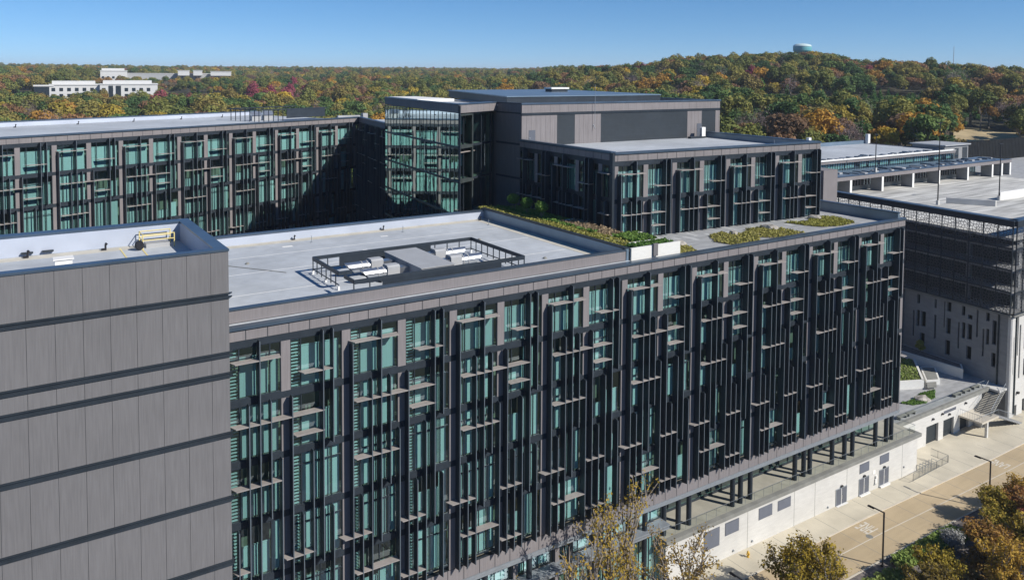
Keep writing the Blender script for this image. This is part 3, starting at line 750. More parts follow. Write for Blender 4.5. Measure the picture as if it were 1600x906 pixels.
b = MB(); b.tube((75.0, -.4, 47.5), (75.0, -.4, 53.4), .03, n=6).tube((75, -.5, 46.9), (75, 0, 47.5), .05, n=6); b.build('aerial_mast', 'edge', None, (0, 92.97, 0), label='thin aerial mast fixed to the penthouse front', cat='mast')
acu = thing('condenser_unit', 'white condenser unit on a stand in front of the penthouse', 'air conditioner', (96.0, 91.2, 44.75))
MB().box(0, .8, 0, .5, .3, 1.75).build('casing', 'white', acu); MB().box(-.02, .0, .06, .44, .4, 1.6).build('grille', 'ac', acu); MB().box(-2.6, .9, -.1, .6, .05, .3).build('stand', 'dark', acu)
# small gear on the upper block roof
for i, (x, y) in enumerate(((98.5, 86), (100.3, 82.5), (96, 77))):
    anchor(x, y, 44.75, 'thin steel post on the upper block roof, %s from the back' % vent_n[i])
# set-back roof screen
rs = thing('roof_screen', 'long low metal roof screen with a pale blue roof on top of the penthouse', 'roof screen', (0, 0, 0))
MB().prism([(63.3, 98.5), (93.7, 98.5), (101, 138), (75.2, 138)], 50.2, 51.5).build('wall', 'dark', rs)
MB().prism([(63.2, 98.4), (93.8, 98.4), (101.1, 138.2), (75.0, 138.2)], 51.5, 51.66).build('roof', 'steelblue', rs)
ru = thing('rooftop_unit', 'small white and blue unit standing on the roof screen', 'roof unit', (85.5, 118, 51.66))
MB().box(0, 3.6, 0, 2, .0, .5).build('base', 'dark', ru); MB().box(-.2, 3.8, -.2, 2.2, .5, .8).build('lid', 'white', ru)

# ------------------------------------------------------------------ glass corner block
gb = thing('glass_block', 'tall mirror-glazed corner block with brown top band reflecting the courtyard front', 'building', (0, 0, 0))
A = Vector((52.8, 93.9)); Bv = Vector((56.4, 126.1)); Cv = Vector((61.9, 99.05)); Dv = Vector((62.2, 92.97))
def wallframe(p, q): d = (q-p); return math.atan2(d.y, d.x), d.length
# left face, local frame x from B to A so that outward is -y
a_, Ln = wallframe(Bv, A)
lf = obj('left_front', None, gb, (Bv.x, Bv.y, 0), a_)
MB().quad((0, 0, 20), (Ln, 0, 20), (Ln, 0, 49.55), (0, 0, 49.55)).build('left_glazing', 'mirror', lf)
b = MB()
for x in np.arange(0, Ln+.01, 1.54): b.box(x-.022, x+.022, -.05, .05, 20, 49.5)
b.build('mullion', 'dark', lf)
b = MB()
for z in (44.95, 40.25, 35.55, 30.85, 26.1): b.box(0, Ln, -.09, .08, z-.14, z+.14)
b.build('transom', 'dark', lf)
b = MB(); x = 0
while x < Ln: b.box(x+.015, min(x+1.63, Ln)-.015, -.05, .3, 49.6, 50.7); x += 1.63
b.build('fascia', 'brown', lf); MB().box(0, Ln, -.12, .5, 50.7, 50.85).build('coping', 'coping', lf)
b = MB(); b.box(.2, Ln-2.6, 3.0, 3.2, 20, 49.5)
for z in (49.4, 44.95, 40.25, 35.55, 30.85, 26.1): b.prism([(.2, .3), (Ln-.4, .3), (Ln-2.4, 3.0), (.2, 3.0)], z-.2, z+.2)
b.build('room_lining', 'roomdark', lf)
a_, Ln2 = wallframe(A, Cv)
rf2 = obj('recess_front', None, gb, (A.x, A.y, 0), a_)
b = MB(); b.quad((0.95, 1.0, 35), (Ln2+1, 1.0, 35), (Ln2+1, 1.0, 49.3), (.95, 1.0, 49.3)); b.build('recess_glazing', 'glass', rf2)
b = MB()
for x in (.98, 2.6, 5.0, 7.5, Ln2-.1): b.box(x-.06, x+.06, .86, 1.1, 35, 49.3)
for z in (44.95, 40.25): b.box(.98, Ln2, .84, 1.12, z-.15, z+.15)
b.build('mullion', 'dark', rf2)
MB().box(0.95, Ln2*.5, .6, 1.0, 44.1, 44.2).box(0.95, Ln2*.4, .5, 1.0, 44.75, 44.85).box(0.95, Ln2*.45, .5, 1.0, 40.05, 40.15).build('ledge', 'shelf', rf2)
b = MB(); x = 0
while x < Ln2-.4: b.box(x+.015, min(x+1.63, Ln2)-.015, -.05, .3, 49.6, 50.7); x += 1.63
b.build('fascia', 'brown', rf2); MB().box(0, Ln2, -.12, 1.3, 50.7, 50.86).box(.75, Ln2, .3, 1.0, 49.4, 49.55).build('coping', 'coping', rf2)
b = MB(); b.box(3.1, Ln2+2, 3.6, 3.8, 35, 49.3)
for z in (49.4, 44.95, 40.25, 35.5): b.prism([(1.25, 1.3), (Ln2+1, 1.3), (Ln2+2, 3.6), (3.0, 3.6)], z-.25, z+.25)
b.box(Ln2-.12, Ln2+.1, 1.16, 3.8, 35, 49.3)
b.build('room_lining', 'room', rf2)
b = MB()
for (x0, x1, z0, z1) in ((1.9, 2.5, 46.6, 48.6), (2.8, 4.6, 46.4, 49), (5.3, 7.2, 47.8, 49.0), (1.9, 2.5, 42.6, 43.9), (2.9, 4.4, 42, 43.6)): b.box(x0, x1, 2.2, 2.3, z0, z1)
b.build('blind', 'blind', rf2)
MB().box(-.10, .10, -.14, .12, 20, 50.6).build('corner_post', 'dark', rf2)
a_, Ln3 = wallframe(Cv, Dv)
sf = obj('side_wall', None, gb, (Cv.x, Cv.y, 0), a_)
b = MB(); x = 0
while x < Ln3-.1: b.box(x+.015, min(x+1.2, Ln3)-.015, -.03, .3, 35, 49.3); b.box(x+.015, min(x+1.2, Ln3)-.015, -.05, .3, 49.5, 50.7); x += 1.2
b.build('wall_panel', 'brown2', sf)
MB().box(0, Ln3, -.08, .3, 44.9, 45.2).box(0, Ln3, -.08, .3, 40.1, 40.4).box(0, Ln3, -.12, .5, 50.7, 50.85).box(0, Ln3, -.08, .3, 49.3, 49.5).build('ledge', 'dark', sf)
MB().prism([(53.2, 94.4), (61.8, 99.3), (62.4, 93.5), (62.4, 126), (56.8, 126)], 50.3, 50.45).build('roof_deck', 'roof', gb)
MB().prism([(55.5, 112), (62, 112), (62, 126), (57, 126)], 50.46, 50.9).build('roof_curb', 'white', gb)
MB().prism([(57.5, 100.5), (62.0, 100.5), (64, 126), (60.8, 126)], 20, 50.3).build('core', 'roomdark', gb)
# ------------------------------------------------------------------ far wing
wg = thing('courtyard_wing', 'long sunlit wing with fins and teal windows behind the low roof', 'building', (1.13, 132.62, 0), R(22.83))
facade(wg, -12, 69.7, 7.27-10.2, 1.04, 9.6, 20.4, 5)
MB().box(-12, 69.7, .5, 34, 44.6, 44.9).build('roof_deck', 'roof', wg)
MB().box(-12, 69.7, 33.2, 33.5, 44.9, 45.7).build('parapet_lining', 'roofside', wg)
MB().box(-12, 69.7, 33.1, 33.8, 45.7, 45.85).build('parapet_cap', 'coping', wg)
MB().box(-12, 69.7, .3, 1.0, 0, 20.4).build('lower_wall', 'brown', wg)
MB().box(-12, 69.7, 33.5, 33.8, 0, 45.7).build('rear_wall', 'brown', wg)
for i, u in enumerate((4.5, 15.5, 26.5, 37.5, 48.0, 58.0)):
    p = Vector((1.13, 132.62))+Vector((math.cos(R(22.83)), math.sin(R(22.83))))*u+Vector((-math.sin(R(22.83)), math.cos(R(22.83))))*30
    drain(p.x, p.y, 44.9, 'small black vent near the rear parapet of the far wing, %s from the left' % vent_n[i], 1.1)
w2 = thing('courtyard_end_wall', 'shaded end front of the courtyard between the far wing and the glass block', 'building', (65.4, 159.7, 0), math.atan2(128-159.7, 60.0-65.4))
facade(w2, 0, 32, 1.0, 1.0, 9.6, 20.4, 5, gm='shadeglass')
MB().box(0, 32, .3, 1.0, 0, 20.4).build('lower_wall', 'brown', w2)
MB().box(-1, 32, .5, 30, 44.6, 44.9).build('roof_deck', 'roof', w2)
# plant on the far wing roof
fs = thing('wing_roof_screen', 'dark slatted plant screen on the far wing roof left of the glass block', 'plant screen', (1.13, 132.62, 44.9), R(22.83))
MB().box(59, 69.5, 10, 10.15, .5, 2.3).build('infill_panel', 'dark', fs)
MB().box(52, 70, 9.95, 10.2, 2.3, 2.5).box(52, 52.2, 10, 20, 2.3, 2.48).box(52, 70, 20, 20.2, 2.3, 2.5).build('top_rail', 'dark', fs)
for x in np.arange(52, 59, 1.2): MB().box(x-.06, x+.06, 10, 10.12, 0, 2.3).build('mullion', 'dark', fs)
for y in np.arange(11.5, 20, 1.5): MB().box(52, 52.12, y-.06, y+.06, 0, 2.3).build('mullion', 'dark', fs)
for i, u in enumerate((55.0, 58.0)):
    p = Vector((1.13, 132.62))+Vector((math.cos(R(22.83)), math.sin(R(22.83))))*u+Vector((-math.sin(R(22.83)), math.cos(R(22.83))))*15
    t = thing('roof_hood', 'pale metal exhaust hood inside the far wing plant screen, %s one' % ('left', 'right')[i], 'exhaust hood', (p.x, p.y, 44.9))
    MB().box(-.9, .9, -.9, .9, 0, 1.1).build('casing', 'ac', t); MB().slabx([(-1.1, 1.1), (1.1, 1.1), (.4, 1.9), (-.4, 1.9)], -1, 1).build('hood', 'silver', t)
t = thing('roof_duct', 'white duct run at the right end of the far wing roof', 'duct', (67.5, 158, 44.9)); MB().box(-5, 0, 6, 6.8, .2, .8).build('casing', 'ac', t); MB().box(.5, 1.6, 5.6, 6.8, 0, 1.2).build('plenum', 'ac', t)

# ------------------------------------------------------------------ concrete base, slab, plaza wall
cw = thing('retaining_wall', 'pale concrete basement wall with grey doors and vents below the columns', 'wall', (0, 60.75, 0))
MB().box(59.6, 107.6, .0, .4, -.7, 4.75).build('wall', 'concrete', cw)
MB().box(59.6, 59.9, .4, 6, -.7, 4.75).box(107.3, 107.6, .4, 4, -.7, 4.75).build('return_wall', 'concrete', cw)
b = MB()
for x in (68.4+4.2, 81.0, 85.0, 91.5, 104.0): b.box(x-.03, x+.03, -.006, .02, -.5, 4.7)
b.build('joint', 'slab', cw)
for (a, c, z0, z1) in ((65.4, 67.9, 2.0, 4.15), (68.8, 71.1, 2.7, 4.2), (74.5, 76.9, 2.8, 4.2), (77.9, 80.3, 2.85, 4.1), (94.2, 96.3, 2.95, 4.2), (98.7, 100.8, 3.0, 4.2)):
    v = MB().box(a, c, -.03, .01, z0, z1).build('vent_grille', 'doorgrey', cw)
    b = MB(); z = z0+.1
    while z < z1-.08: b.slabx([(-.035, z), (-.031, z+.06), (-.06, z)], a+.06, c-.06); z += .12
    b.build('slat', 'doorgrey', v)
for i, (a, c) in enumerate(((89.3, 91.4), (94.2, 96.2), (98.7, 100.7))):
    o = MB().box(a, c, -.05, .02, -.05, 2.2).build('door', 'doorgrey', cw)
    MB().box((a+c)/2-.04, (a+c)/2+.04, -.075, -.05, 0, 2.15).build('astragal', 'white', o)
    MB().box(a-.06, c+.06, -.35, .0, -.12, .12).build('doorstep', 'white', o)
    MB().box(a-.09, a, -.07, .02, -.05, 2.28).box(c, c+.09, -.07, .02, -.05, 2.28).box(a, c, -.07, .02, 2.2, 2.28).build('frame', 'edge', o)
    MB().box((a+c)/2+.1, (a+c)/2+.14, -.12, -.05, .8, 1.3).build('handle', 'silver', o)
    MB().box((a+c)/2-.18, (a+c)/2+.18, -.22, .0, 2.42, 2.58).build('wall_light', 'pole', cw)
for x, z in ((70.2, .6), (73.4, .7), (87.6, .5), (97.6, .7), (104.4, 1.2)):
    MB().tube((x, -.12, z), (x, 0, z), .12, n=10).build('pipe_cap', 'edge', cw)
MB().box(97.7, 98.0, -.2, 0, 1.5, 1.8).box(97.6, 97.9, -.15, 0, .8, 1.4).build('control_box', 'white', cw)
MB().box(97.2, 97.75, -.03, 0, 2.1, 2.6).build('sign_plate', 'white', cw)
ss = thing('terrace_slab', 'narrow stone-edged walkway slab under the column row', 'slab', (0, 0, 0))
MB().box(59.4, 107.8, 60.55, 67.5, 4.76, 5.2).build('slab', 'walkstone', ss)
MB().box(59.3, 107.9, 60.3, 60.95, 4.80, 5.26).box(107.3, 107.9, 60.95, 62.1, 4.8, 5.262).build('edge_stone', 'slab', ss)
gr = thing('glass_railing', 'clear glass railing along the edge of the column walkway', 'railing')
b = MB(); b.quad((59.6, 60.98, 5.27), (107.4, 60.98, 5.27), (107.4, 60.98, 6.25), (59.6, 60.98, 6.25)); b.quad((107.4, 61, 5.27), (107.4, 64, 5.27), (107.4, 64, 6.25), (107.4, 61, 6.25))
b.build('pane', 'rail', gr)
MB().box(59.6, 107.4, 60.97, 61.0, 6.25, 6.27).box(107.38, 107.43, 61.01, 64, 6.25, 6.292).build('handrail', 'edge', gr)
b = MB()
for x in np.arange(59.6, 107, 1.6): b.box(x-.01, x+.01, 60.965, 60.995, 5.27, 6.25)
b.build('post', 'edge', gr)
pwl = thing('garage_wall', 'concrete wall with three dark service doors under the plaza', 'wall', (0, 64.5, 0))
for (a, c) in ((107.6, 116.6), (119.9, 121.3), (124.3, 126.1), (128.7, 132.5)): MB().box(a, c, 0, .5, -1, 4.15).build('wall', 'concrete', pwl)
MB().box(116.6, 119.9, .0, .5, 2.4, 4.15).box(121.3, 124.3, .0, .5, 2.3, 4.15).box(126.1, 128.7, .0, .5, 2.0, 4.15).build('lintel', 'concrete', pwl)
for (a, c, z) in ((116.6, 119.9, 2.4), (121.3, 124.3, 2.3), (126.1, 128.7, 2.0)):
    MB().box(a, c, .35, .5, -.8, z).build('door', 'louver', pwl)
MB().box(107.4, 134.8, -.12, .30, 4.16, 4.72).build('parapet_cap', 'slab', pwl)
MB().box(121.3, 124.8, -.02, .05, 3.3, 3.75).build('vent_grille', 'doorgrey', pwl)
for x, z in ((118.2, 3.3), (122.8, 3.0), (120.8, 3.5), (127.5, 3.7)): MB().box(x-.18, x+.18, -.25, 0, z-.1, z+.12).build('wall_light', 'pole', pwl)
gp = thing('plaza_railing', 'clear glass railing along the plaza edge above the service doors', 'railing')
MB().quad((107.4, 64.9, 4.75), (134, 64.9, 4.75), (134, 64.9, 5.75), (107.4, 64.9, 5.75)).build('pane', 'rail', gp)
MB().box(107.4, 134, 64.87, 64.93, 5.75, 5.79).build('handrail', 'edge', gp)
# ramp + mesh railing
rp = thing('ramp_railing', 'grey mesh railing round the sloping ramp beside the basement wall', 'railing')
pts = [(103.8, 59.0, 0.1), (112.6, 59.0, .35), (112.6, 61.5, .35)]
b = MB()
for (p, q) in zip(pts[:-1], pts[1:]):
    p = Vector(p); q = Vector(q); n = int((q-p).length/.16)
    for k in range(n+1):
        c = p.lerp(q, k/n); b.tube(c, c+Vector((0, 0, 1.05)), .012 if k % 9 else .035, n=4, caps=False)
b.build('bar', 'slab', rp)
b = MB()
for (p, q) in zip(pts[:-1], pts[1:]):
    for h in (.08, 1.05): b.tube(Vector(p)+Vector((0, 0, h)), Vector(q)+Vector((0, 0, h)), .03, n=6)
b.build('handrail', 'slab', rp)
br = thing('bike_rack', 'row of grey bicycle hoops beside the ramp at the wall corner', 'bike rack')
for k in range(6):
    b = MB(); x = 107.6+k*.75; z0 = gz(x)+.1
    b.tube((x, 59.9, z0), (x, 59.9, z0+.9), .03, n=6).tube((x, 60.7, z0), (x, 60.7, z0+.9), .03, n=6).tube((x, 59.9, z0+.9), (x, 60.7, z0+.9), .03, n=6)
    b.build('hoop', 'edge', br)

# stairs from the plaza
st = thing('concrete_stair', 'open concrete stair from the plaza down to the road', 'staircase')
p0 = Vector((136.2, 63.9, 4.5)); p1 = Vector((129.2, 62.6, 2.2)); dv = p1-p0; n = 17
sidev = Vector((-dv.y, dv.x, 0)).normalized()*1.15
b = MB()
for k in range(n):
    c = p0+dv*(k/n); c2 = p0+dv*((k+1)/n)
    poly = [c+sidev, c-sidev, c2-sidev, c2+sidev]; b.prism([(q.x, q.y) for q in poly][::-1], c.z-.35, c.z-.08)
b.build('step', 'slab', st)
b = MB()
for k in range(n):
    c = p0+dv*(k/n); c2 = p0+dv*((k+.35)/n); poly = [c+sidev, c-sidev, c2-sidev, c2+sidev]
    c = p0+dv*((k+.62)/n); c2 = p0+dv*((k+.99)/n); poly = [c+sidev*.97, c-sidev*.97, c2-sidev*.97, c2+sidev*.97]
    b.prism([(q.x, q.y) for q in poly][::-1], p0.z+dv.z*(k/n)-.078, p0.z+dv.z*(k/n)-.06)
b.build('nosing', 'curb', st)
MB().prism([(125.6, 60.9), (130.6, 60.9), (130.6, 64.4), (125.6, 64.4)], 1.95, 2.2).build('landing', 'curb', st)
MB().box(127.2, 127.6, 60.95, 61.3, -.7, 1.95).build('pillar', 'concrete', st)
MB().box(130.1, 130.4, 63.2, 64.4, -.7, 1.95).build('pillar', 'concrete', st)
b = MB(); q0 = Vector((130.6, 61.7, 2.2)); q1 = Vector((137.6, 61.4, -.5)); n = 15; dv = q1-q0
for k in range(n):
    c = q0+dv*(k/n); c2 = q0+dv*((k+1)/n); b.box(c.x, c2.x, c.y-.8, c.y+.8, c.z-.35, c.z-.08)
b.build('step', 'cshade', st)
b = MB()
for (p, q) in (((125.7, 61.0, 2.2), (130.6, 61.0, 2.2)), ((130.6, 60.95, 2.2), (137.6, 60.65, -.5)), ((136.2-.2, 65.1, 4.5), (129.0, 63.8, 2.2)), ((136.5, 62.8, 4.5), (129.4, 61.5, 2.2)), ((125.7, 61.0, 2.2), (125.7, 64.3, 2.2))):
    p, q = Vector(p), Vector(q); b.tube(p+Vector((0, 0, 1.0)), q+Vector((0, 0, 1.0)), .03, n=6)
    m = int((q-p).length/.35)
    for k in range(m+1):
        c = p.lerp(q, k/m); b.tube(c, c+Vector((0, 0, 1.0)), .014, n=4, caps=False)
b.build('handrail', 'edge', st)
MB().box(134.6, 137.4, 62.8, 66.5, 4.3, 4.62).build('top_landing', 'concrete', st)

# plaza planters and benches
pp = thing('corner_planter', 'low white planter with lawn and shrubs by the main block end', 'planter')
MB().prism([(119.5, 72.6), (125.4, 70.0), (125.6, 70.2), (119.6, 72.9)], 4.6, 6.0).prism([(125.4, 70.0), (133.6, 76.3), (133.4, 76.6), (125.2, 70.25)], 4.6, 6.0).build('wall', 'planter', pp)
MB().prism([(119.6, 72.9), (125.3, 70.3), (133.3, 76.5), (128, 84), (118, 84)], 4.6, 5.8).build('soil', 'mulch', pp)
cover('lawn', [(119.8, 73.1), (125.2, 70.6), (133.0, 76.6), (128, 83)], 5.82, .15, 2200, .15, 'grassg', seed=31)
pl3 = thing('step_planter', 'small white planter box beside the plaza bench', 'planter')
MB().prism([(127.0, 70.5), (129.2, 69.5), (134.2, 73.0), (132.2, 74.6)], 4.6, 5.4).build('wall', 'planter', pl3); MB().prism([(127.4, 70.6), (129.2, 69.8), (133.7, 73.0), (132.1, 74.2)], 5.4, 5.42).build('soil', 'slab', pl3)
lp = thing('long_planter', 'long white planter in the shade of the parking garage wall', 'planter')
MB().prism([(135.0, 68.8), (137.2, 70.2), (140.0, 98), (134, 98)], 4.6, 6.2).build('wall', 'planter', lp); MB().prism([(135.3, 69.3), (136.9, 70.4), (139.7, 97), (134.4, 97)], 6.2, 6.25).build('soil', 'mulch', lp)
bn = thing('plaza_bench', 'flat dark bench against the corner planter', 'bench'); MB().prism([(125.0, 69.2), (126.6, 68.6), (129.4, 70.2), (127.8, 70.9)], 5.0, 5.12).build('seat', 'slab', bn); MB().prism([(125.6, 69.2), (126.4, 68.9), (128.6, 70.2), (127.8, 70.6)], 4.6, 5.0).build('base', 'slab', bn)
for i, (x, y) in enumerate(((110.5, 65.4), (112.8, 65.4), (125.8, 65.5), (128.6, 65.5), (131.4, 65.5))):
    t = thing('wood_bench', 'long grey slatted bench along the plaza railing, %s from the left' % vent_n[i], 'bench', (x, y, 4.6), 0, 'slatted benches along the plaza railing')
    b = MB()
    for k in range(5): b.box(0, 2.1, -.3+k*.13, -.2+k*.13, .42, .47)
    b.build('seat', 'slab', t); MB().box(.2, .35, -.28, .3, 0, .42).build('leg', 'slab', t); MB().box(1.75, 1.9, -.28, .3, 0, .42).build('leg', 'slab', t)
cover('lawn', [(116.5, 68.6), (117.5, 67.2), (119.6, 66.6), (123.2, 67.0), (126, 68.6), (122.6, 69.0), (119.5, 68.2)], 4.63, .14, 1300, .12, 'hedge', seed=33)
boulder(120.6, 67.5, 4.6, 1.1, 'dark pointed boulder on the plaza lawn patch', None, 8)

# ------------------------------------------------------------------ parking garage
GA = Vector((137.04, 62.6)); gang = math.atan2(98.95-62.6, 140.7-137.04)
gg = thing('parking_garage', 'multi-level parking garage with pierced metal screens over a concrete base', 'building')
# left face local frame: outward is -y => travel from back to front
GB = Vector((140.7, 98.95)); a_, Lg = wallframe(GB, GA)
gl = obj('left_side', None, gg, (GB.x, GB.y, 0), a_)
slots = [(16.1,0.6,14.3,15.9),(16.1,0.6,10.2,13.1),(14.9,0.9,10.4,13.1),(17.1,0.3,8.2,12.8),(12.9,0.4,14.3,15.9),(12.9,0.4,8.9,13.1),(11.3,0.2,11.4,15.9),(10.2,0.8,14.4,16.0),(10.2,0.8,10.5,13.2),(7.7,0.6,14.4,16.0),(7.6,0.6,10.5,13.2),(8.6,0.3,8.5,13.0),(6.4,0.8,14.1,14.8),(6.4,0.8,10.6,13.2),(5.4,0.3,11.4,16.0),(3.5,0.6,14.6,16.0),(3.5,0.5,10.7,13.3),(4.3,0.3,8.5,13.1),(2.3,0.7,11.0,15.0),(6.4,0.9,7.2,9.4),(2.3,0.7,7.3,9.6),(10.2,0.9,6.7,9.3),(15.0,0.9,6.7,9.2)]
xsr = sorted(slots)
# wall strips with real openings
def slotted_wall(L0, L1, zb, zt, slots, name, m, parent):
    b = MB(); cuts = sorted({L0, L1, *[s[0] for s in slots], *[s[0]+s[1] for s in slots]}); cuts = [c for c in cuts if L0 <= c <= L1]
    for a, c in zip(cuts[:-1], cuts[1:]):
        mid = (a+c)/2; op = sorted([(s[2], s[3]) for s in slots if s[0] < mid < s[0]+s[1]]); z = zb
        for (o0, o1) in op:
            if o0 > z: b.box(a, c, 0, .45, z, o0)
            z = max(z, o1)
        b.box(a, c, 0, .45, z, zt)
    return b.build(name, m, parent)
sl2 = [(Lg-s-w_, w_, z0, z1) for (s, w_, z0, z1) in slots]
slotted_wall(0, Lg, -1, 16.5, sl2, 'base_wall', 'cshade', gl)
MB().box(Lg-21.5, Lg-19.2, -1.4, 0, 4.6, 16.5).build('pilaster', 'brown2', gl)
MB().box(0, Lg, 1.6, 1.8, 0, 16.4).build('inner_wall_or_backing', 'roomdark', gl)
MB().box(0, Lg-3, 5.0, 5.2, 16.6, 28.5).build('inner_wall_or_backing', 'roomdark', gl)  # added dark sheet behind the lower screens; no such wall, stands in for shade

def screenmat():
    m = bpy.data.materials.new('pierced_screen_metal'); m.use_nodes = True; n = m.node_tree; b = n.nodes['Principled BSDF']
    b.inputs['Base Color'].default_value = (.11, .115, .125, 1); b.inputs['Roughness'].default_value = .6; b.inputs['Metallic'].default_value = .1
    t = n.nodes.new('ShaderNodeTexCoord'); vo = n.nodes.new('ShaderNodeTexVoronoi'); vo.voronoi_dimensions = '2D'; vo.feature = 'DISTANCE_TO_EDGE'; vo.inputs['Scale'].default_value = 2.0; vo.inputs['Randomness'].default_value = .75
    sx = n.nodes.new('ShaderNodeSeparateXYZ'); cx = n.nodes.new('ShaderNodeCombineXYZ')
    n.links.new(t.outputs['Object'], sx.inputs[0]); n.links.new(sx.outputs['X'], cx.inputs['X']); n.links.new(sx.outputs['Z'], cx.inputs['Y']); n.links.new(cx.outputs[0], vo.inputs['Vector'])
    g = n.nodes.new('ShaderNodeMath'); g.operation = 'GREATER_THAN'; g.inputs[1].default_value = .085
    n.links.new(vo.outputs['Distance'], g.inputs[0]); tr_ = n.nodes.new('ShaderNodeBsdfTransparent'); mx = n.nodes.new('ShaderNodeMixShader')
    n.links.new(g.outputs[0], mx.inputs[0]); n.links.new(b.outputs[0], mx.inputs[1]); n.links.new(tr_.outputs[0], mx.inputs[2]); n.links.new(mx.outputs[0], n.nodes['Material Output'].inputs[0])
    return m
M['screen'] = screenmat()
def screen_face(par, L, off):
    np_ = int(L/2.3); wd = L/np_; zz = [16.7, 20.3, 23.9, 27.4, 31.0]
    for i in range(np_):
        for r in range(4):
            MB().quad((i*wd+.09, off, zz[r]+.12), ((i+1)*wd-.09, off, zz[r]+.12), ((i+1)*wd-.09, off, zz[r+1]-.12), (i*wd+.09, off, zz[r+1]-.12)).build('screen_panel', 'screen', par)
    b = MB()
    for i in range(np_+1): b.box(i*wd-.06, i*wd+.06, off-.05, off+.12, 16.6, 31.0)
    for z in zz: b.box(0, L, off-.07, off+.1, z-.1, z+.1)
    b.build('screen_frame', 'dark', par)
    MB().box(-.2, L+.2, off-.15, off+.25, 31.0, 31.9).build('top_fascia', 'dark', par)
    MB().box(-.2, L+.2, off-.2, off+1.4, 31.9, 32.0).build('coping', 'coping', par)
    MB().box(-.2, L+.2, off-.15, 0.5, 16.35, 16.62).build('soffit_trim', 'slab', par)
screen_face(gl, Lg, -.4)
GR = Vector((220, 63.3)); a_, Lr = wallframe(GA, GR)
g2 = obj('right_side', None, gg, (GA.x, GA.y, 0), a_)
rs_ = [(1.1, .18, 6.6, 12.8), (2.3, .35, 9.5, 16.0), (3.0, .5, 5.6, 14.5), (4.6, 1.2, 10.0, 12.8), (4.7, 1.1, 5.6, 8.6), (6.8, .5, 8, 15), (9, .5, 6, 12), (1.9, 1.0, -.6, 1.3), (4.8, 1.4, -.6, 1.8)]
slotted_wall(0, Lr, -1, 16.5, rs_, 'base_wall', 'concrete', g2)
MB().box(0, Lr, 1.8, 2.0, -1, 16.4).build('inner_wall_or_backing', 'roomdark', g2)
screen_face(g2, 39, -.4)
MB().box(2.6, 3.1, -.35, 0, 3.2, 3.5).build('wall_light', 'pole', g2)
# floors, deck and columns
poly = [(137.1, 62.7), (219.9, 63.4), (219.9, 108), (141.6, 108)]
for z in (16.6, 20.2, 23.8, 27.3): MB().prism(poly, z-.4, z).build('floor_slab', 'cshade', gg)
M['deck'] = two_noise(mat('parking_deck', (.50, .49, .46), .85, 0, .42, .9, (.09, 1.0, 1), c2=(.66, .65, .61), det=2), .1, .08)
MB().prism(poly, 28.6, 29.0).build('roof_deck', 'deck', gg)
b = MB()
for i, x in enumerate(np.arange(142, 215, 8)):
    for y in (64.2, 72, 84, 96): b.box(x-.35, x+.35, y-.35, y+.35, 16.6, 28.6)
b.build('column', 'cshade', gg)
MB().prism([(163.2, 87.8), (163.6, 87.8), (168.2, 80.4), (167.8, 80.4)], 29, 30.2).build('low_wall', 'concrete', gg)
MB().box(177.6, 205, 84.2, 84.6, 29, 30.6).build('low_wall', 'white', gg)
b = MB()
for k in range(22):
    b.box(150+k*2.7, 150.1+k*2.7, 66, 71, 29.003, 29.008); b.box(152+k*2.7, 152.1+k*2.7, 90, 95, 29.003, 29.008)
b.build('stall_line', 'white', gg)
def dlamp(x, y, zb, h, lab):
    t = thing('deck_lamp', lab, 'lamp post', (x, y, zb), group='tall lamp posts on the parking deck')
    MB().tube((0, 0, 0), (0, 0, h), .13, .08, 8).build('pole', 'pole', t); MB().box(-.25, .25, -.25, .25, 0, .9).build('base', 'concrete', t); MB().box(-.7, .7, -.15, .15, h, h+.12).build('lamp_head', 'pole', t)
dlamp(160.1, 87.8, 29, 16.5, 'tallest deck lamp post, at the left end of the sloping low wall')
dlamp(177.3, 84.3, 29, 11.8, 'deck lamp post at the end of the white low wall')
dlamp(169.4, 107.5, 33.0, 8.5, 'slim lamp post rising behind the canopy roof on its left')
# canopy
cp = thing('drop_off_canopy', 'long flat drop-off canopy on piers with sunlit white ends along the parking deck', 'canopy', (0, 105.4, 0))
MB().box(141, 226.5, -.5, 0.0, 32.25, 33.1).build('fascia', 'brown', cp)
MB().box(141, 226.5, 0, 8.2, 32.6, 32.95).build('roof', 'steelblue', cp)
b = MB(); rr = random.Random(4)
for k in range(46):
    x = 142+k*1.83; y_ = 1+rr.random()*3; MB().box(x, x+rr.uniform(.5, 1.5), y_, y_+.6+rr.random()*2.5, 32.952, 33.1+rr.random()*.2).build('roof_vent_box', 'coping' if k % 3 else 'ac', cp)
MB().box(141, 226.5, -.6, .1, 33.1, 33.18).build('coping', 'coping', cp)
for x in (156.5, 168.3, 180.5, 191.6, 204.8, 216.8, 221.7, 226.0):
    MB().box(x-.35, x+.35, -.45, 2.3, 29, 32.25).build('pier', 'cshade', cp); MB().box(x-.36, x+.36, -.5, -.46, 29, 32.25).build('pier_lit_face', 'white', cp)  # white front and grey sides paint the sunlit end and shaded flank
ew = thing('entrance_hall', 'glazed entrance front with slim brown mullions under the canopy', 'building', (0, 108.8, 0))
MB().quad((141, 0, 29), (216, 0, 29), (216, 0, 32.6), (141, 0, 32.6)).build('glazing', 'glass', ew)
for i, x in enumerate(np.arange(141.5, 216, 1.1)):
    if i < 90: MB().box(x-.12, x+.12, -.2, 0, 30.0, 32.5).build('mullion', 'brown', ew)
MB().box(141, 216, -.05, .05, 29, 30).build('sill_wall', 'slab', ew)
MB().box(141, 216, 2.5, 2.7, 29, 32.5).build('inner_wall_or_backing', 'roomdark', ew)
u2 = thing('entrance_block', 'low block with a continuous window strip behind the canopy', 'building', (0, 113.2, 0))
MB().box(141, 213.5, -.4, .1, 34.75, 35.4).build('fascia', 'brown', u2)
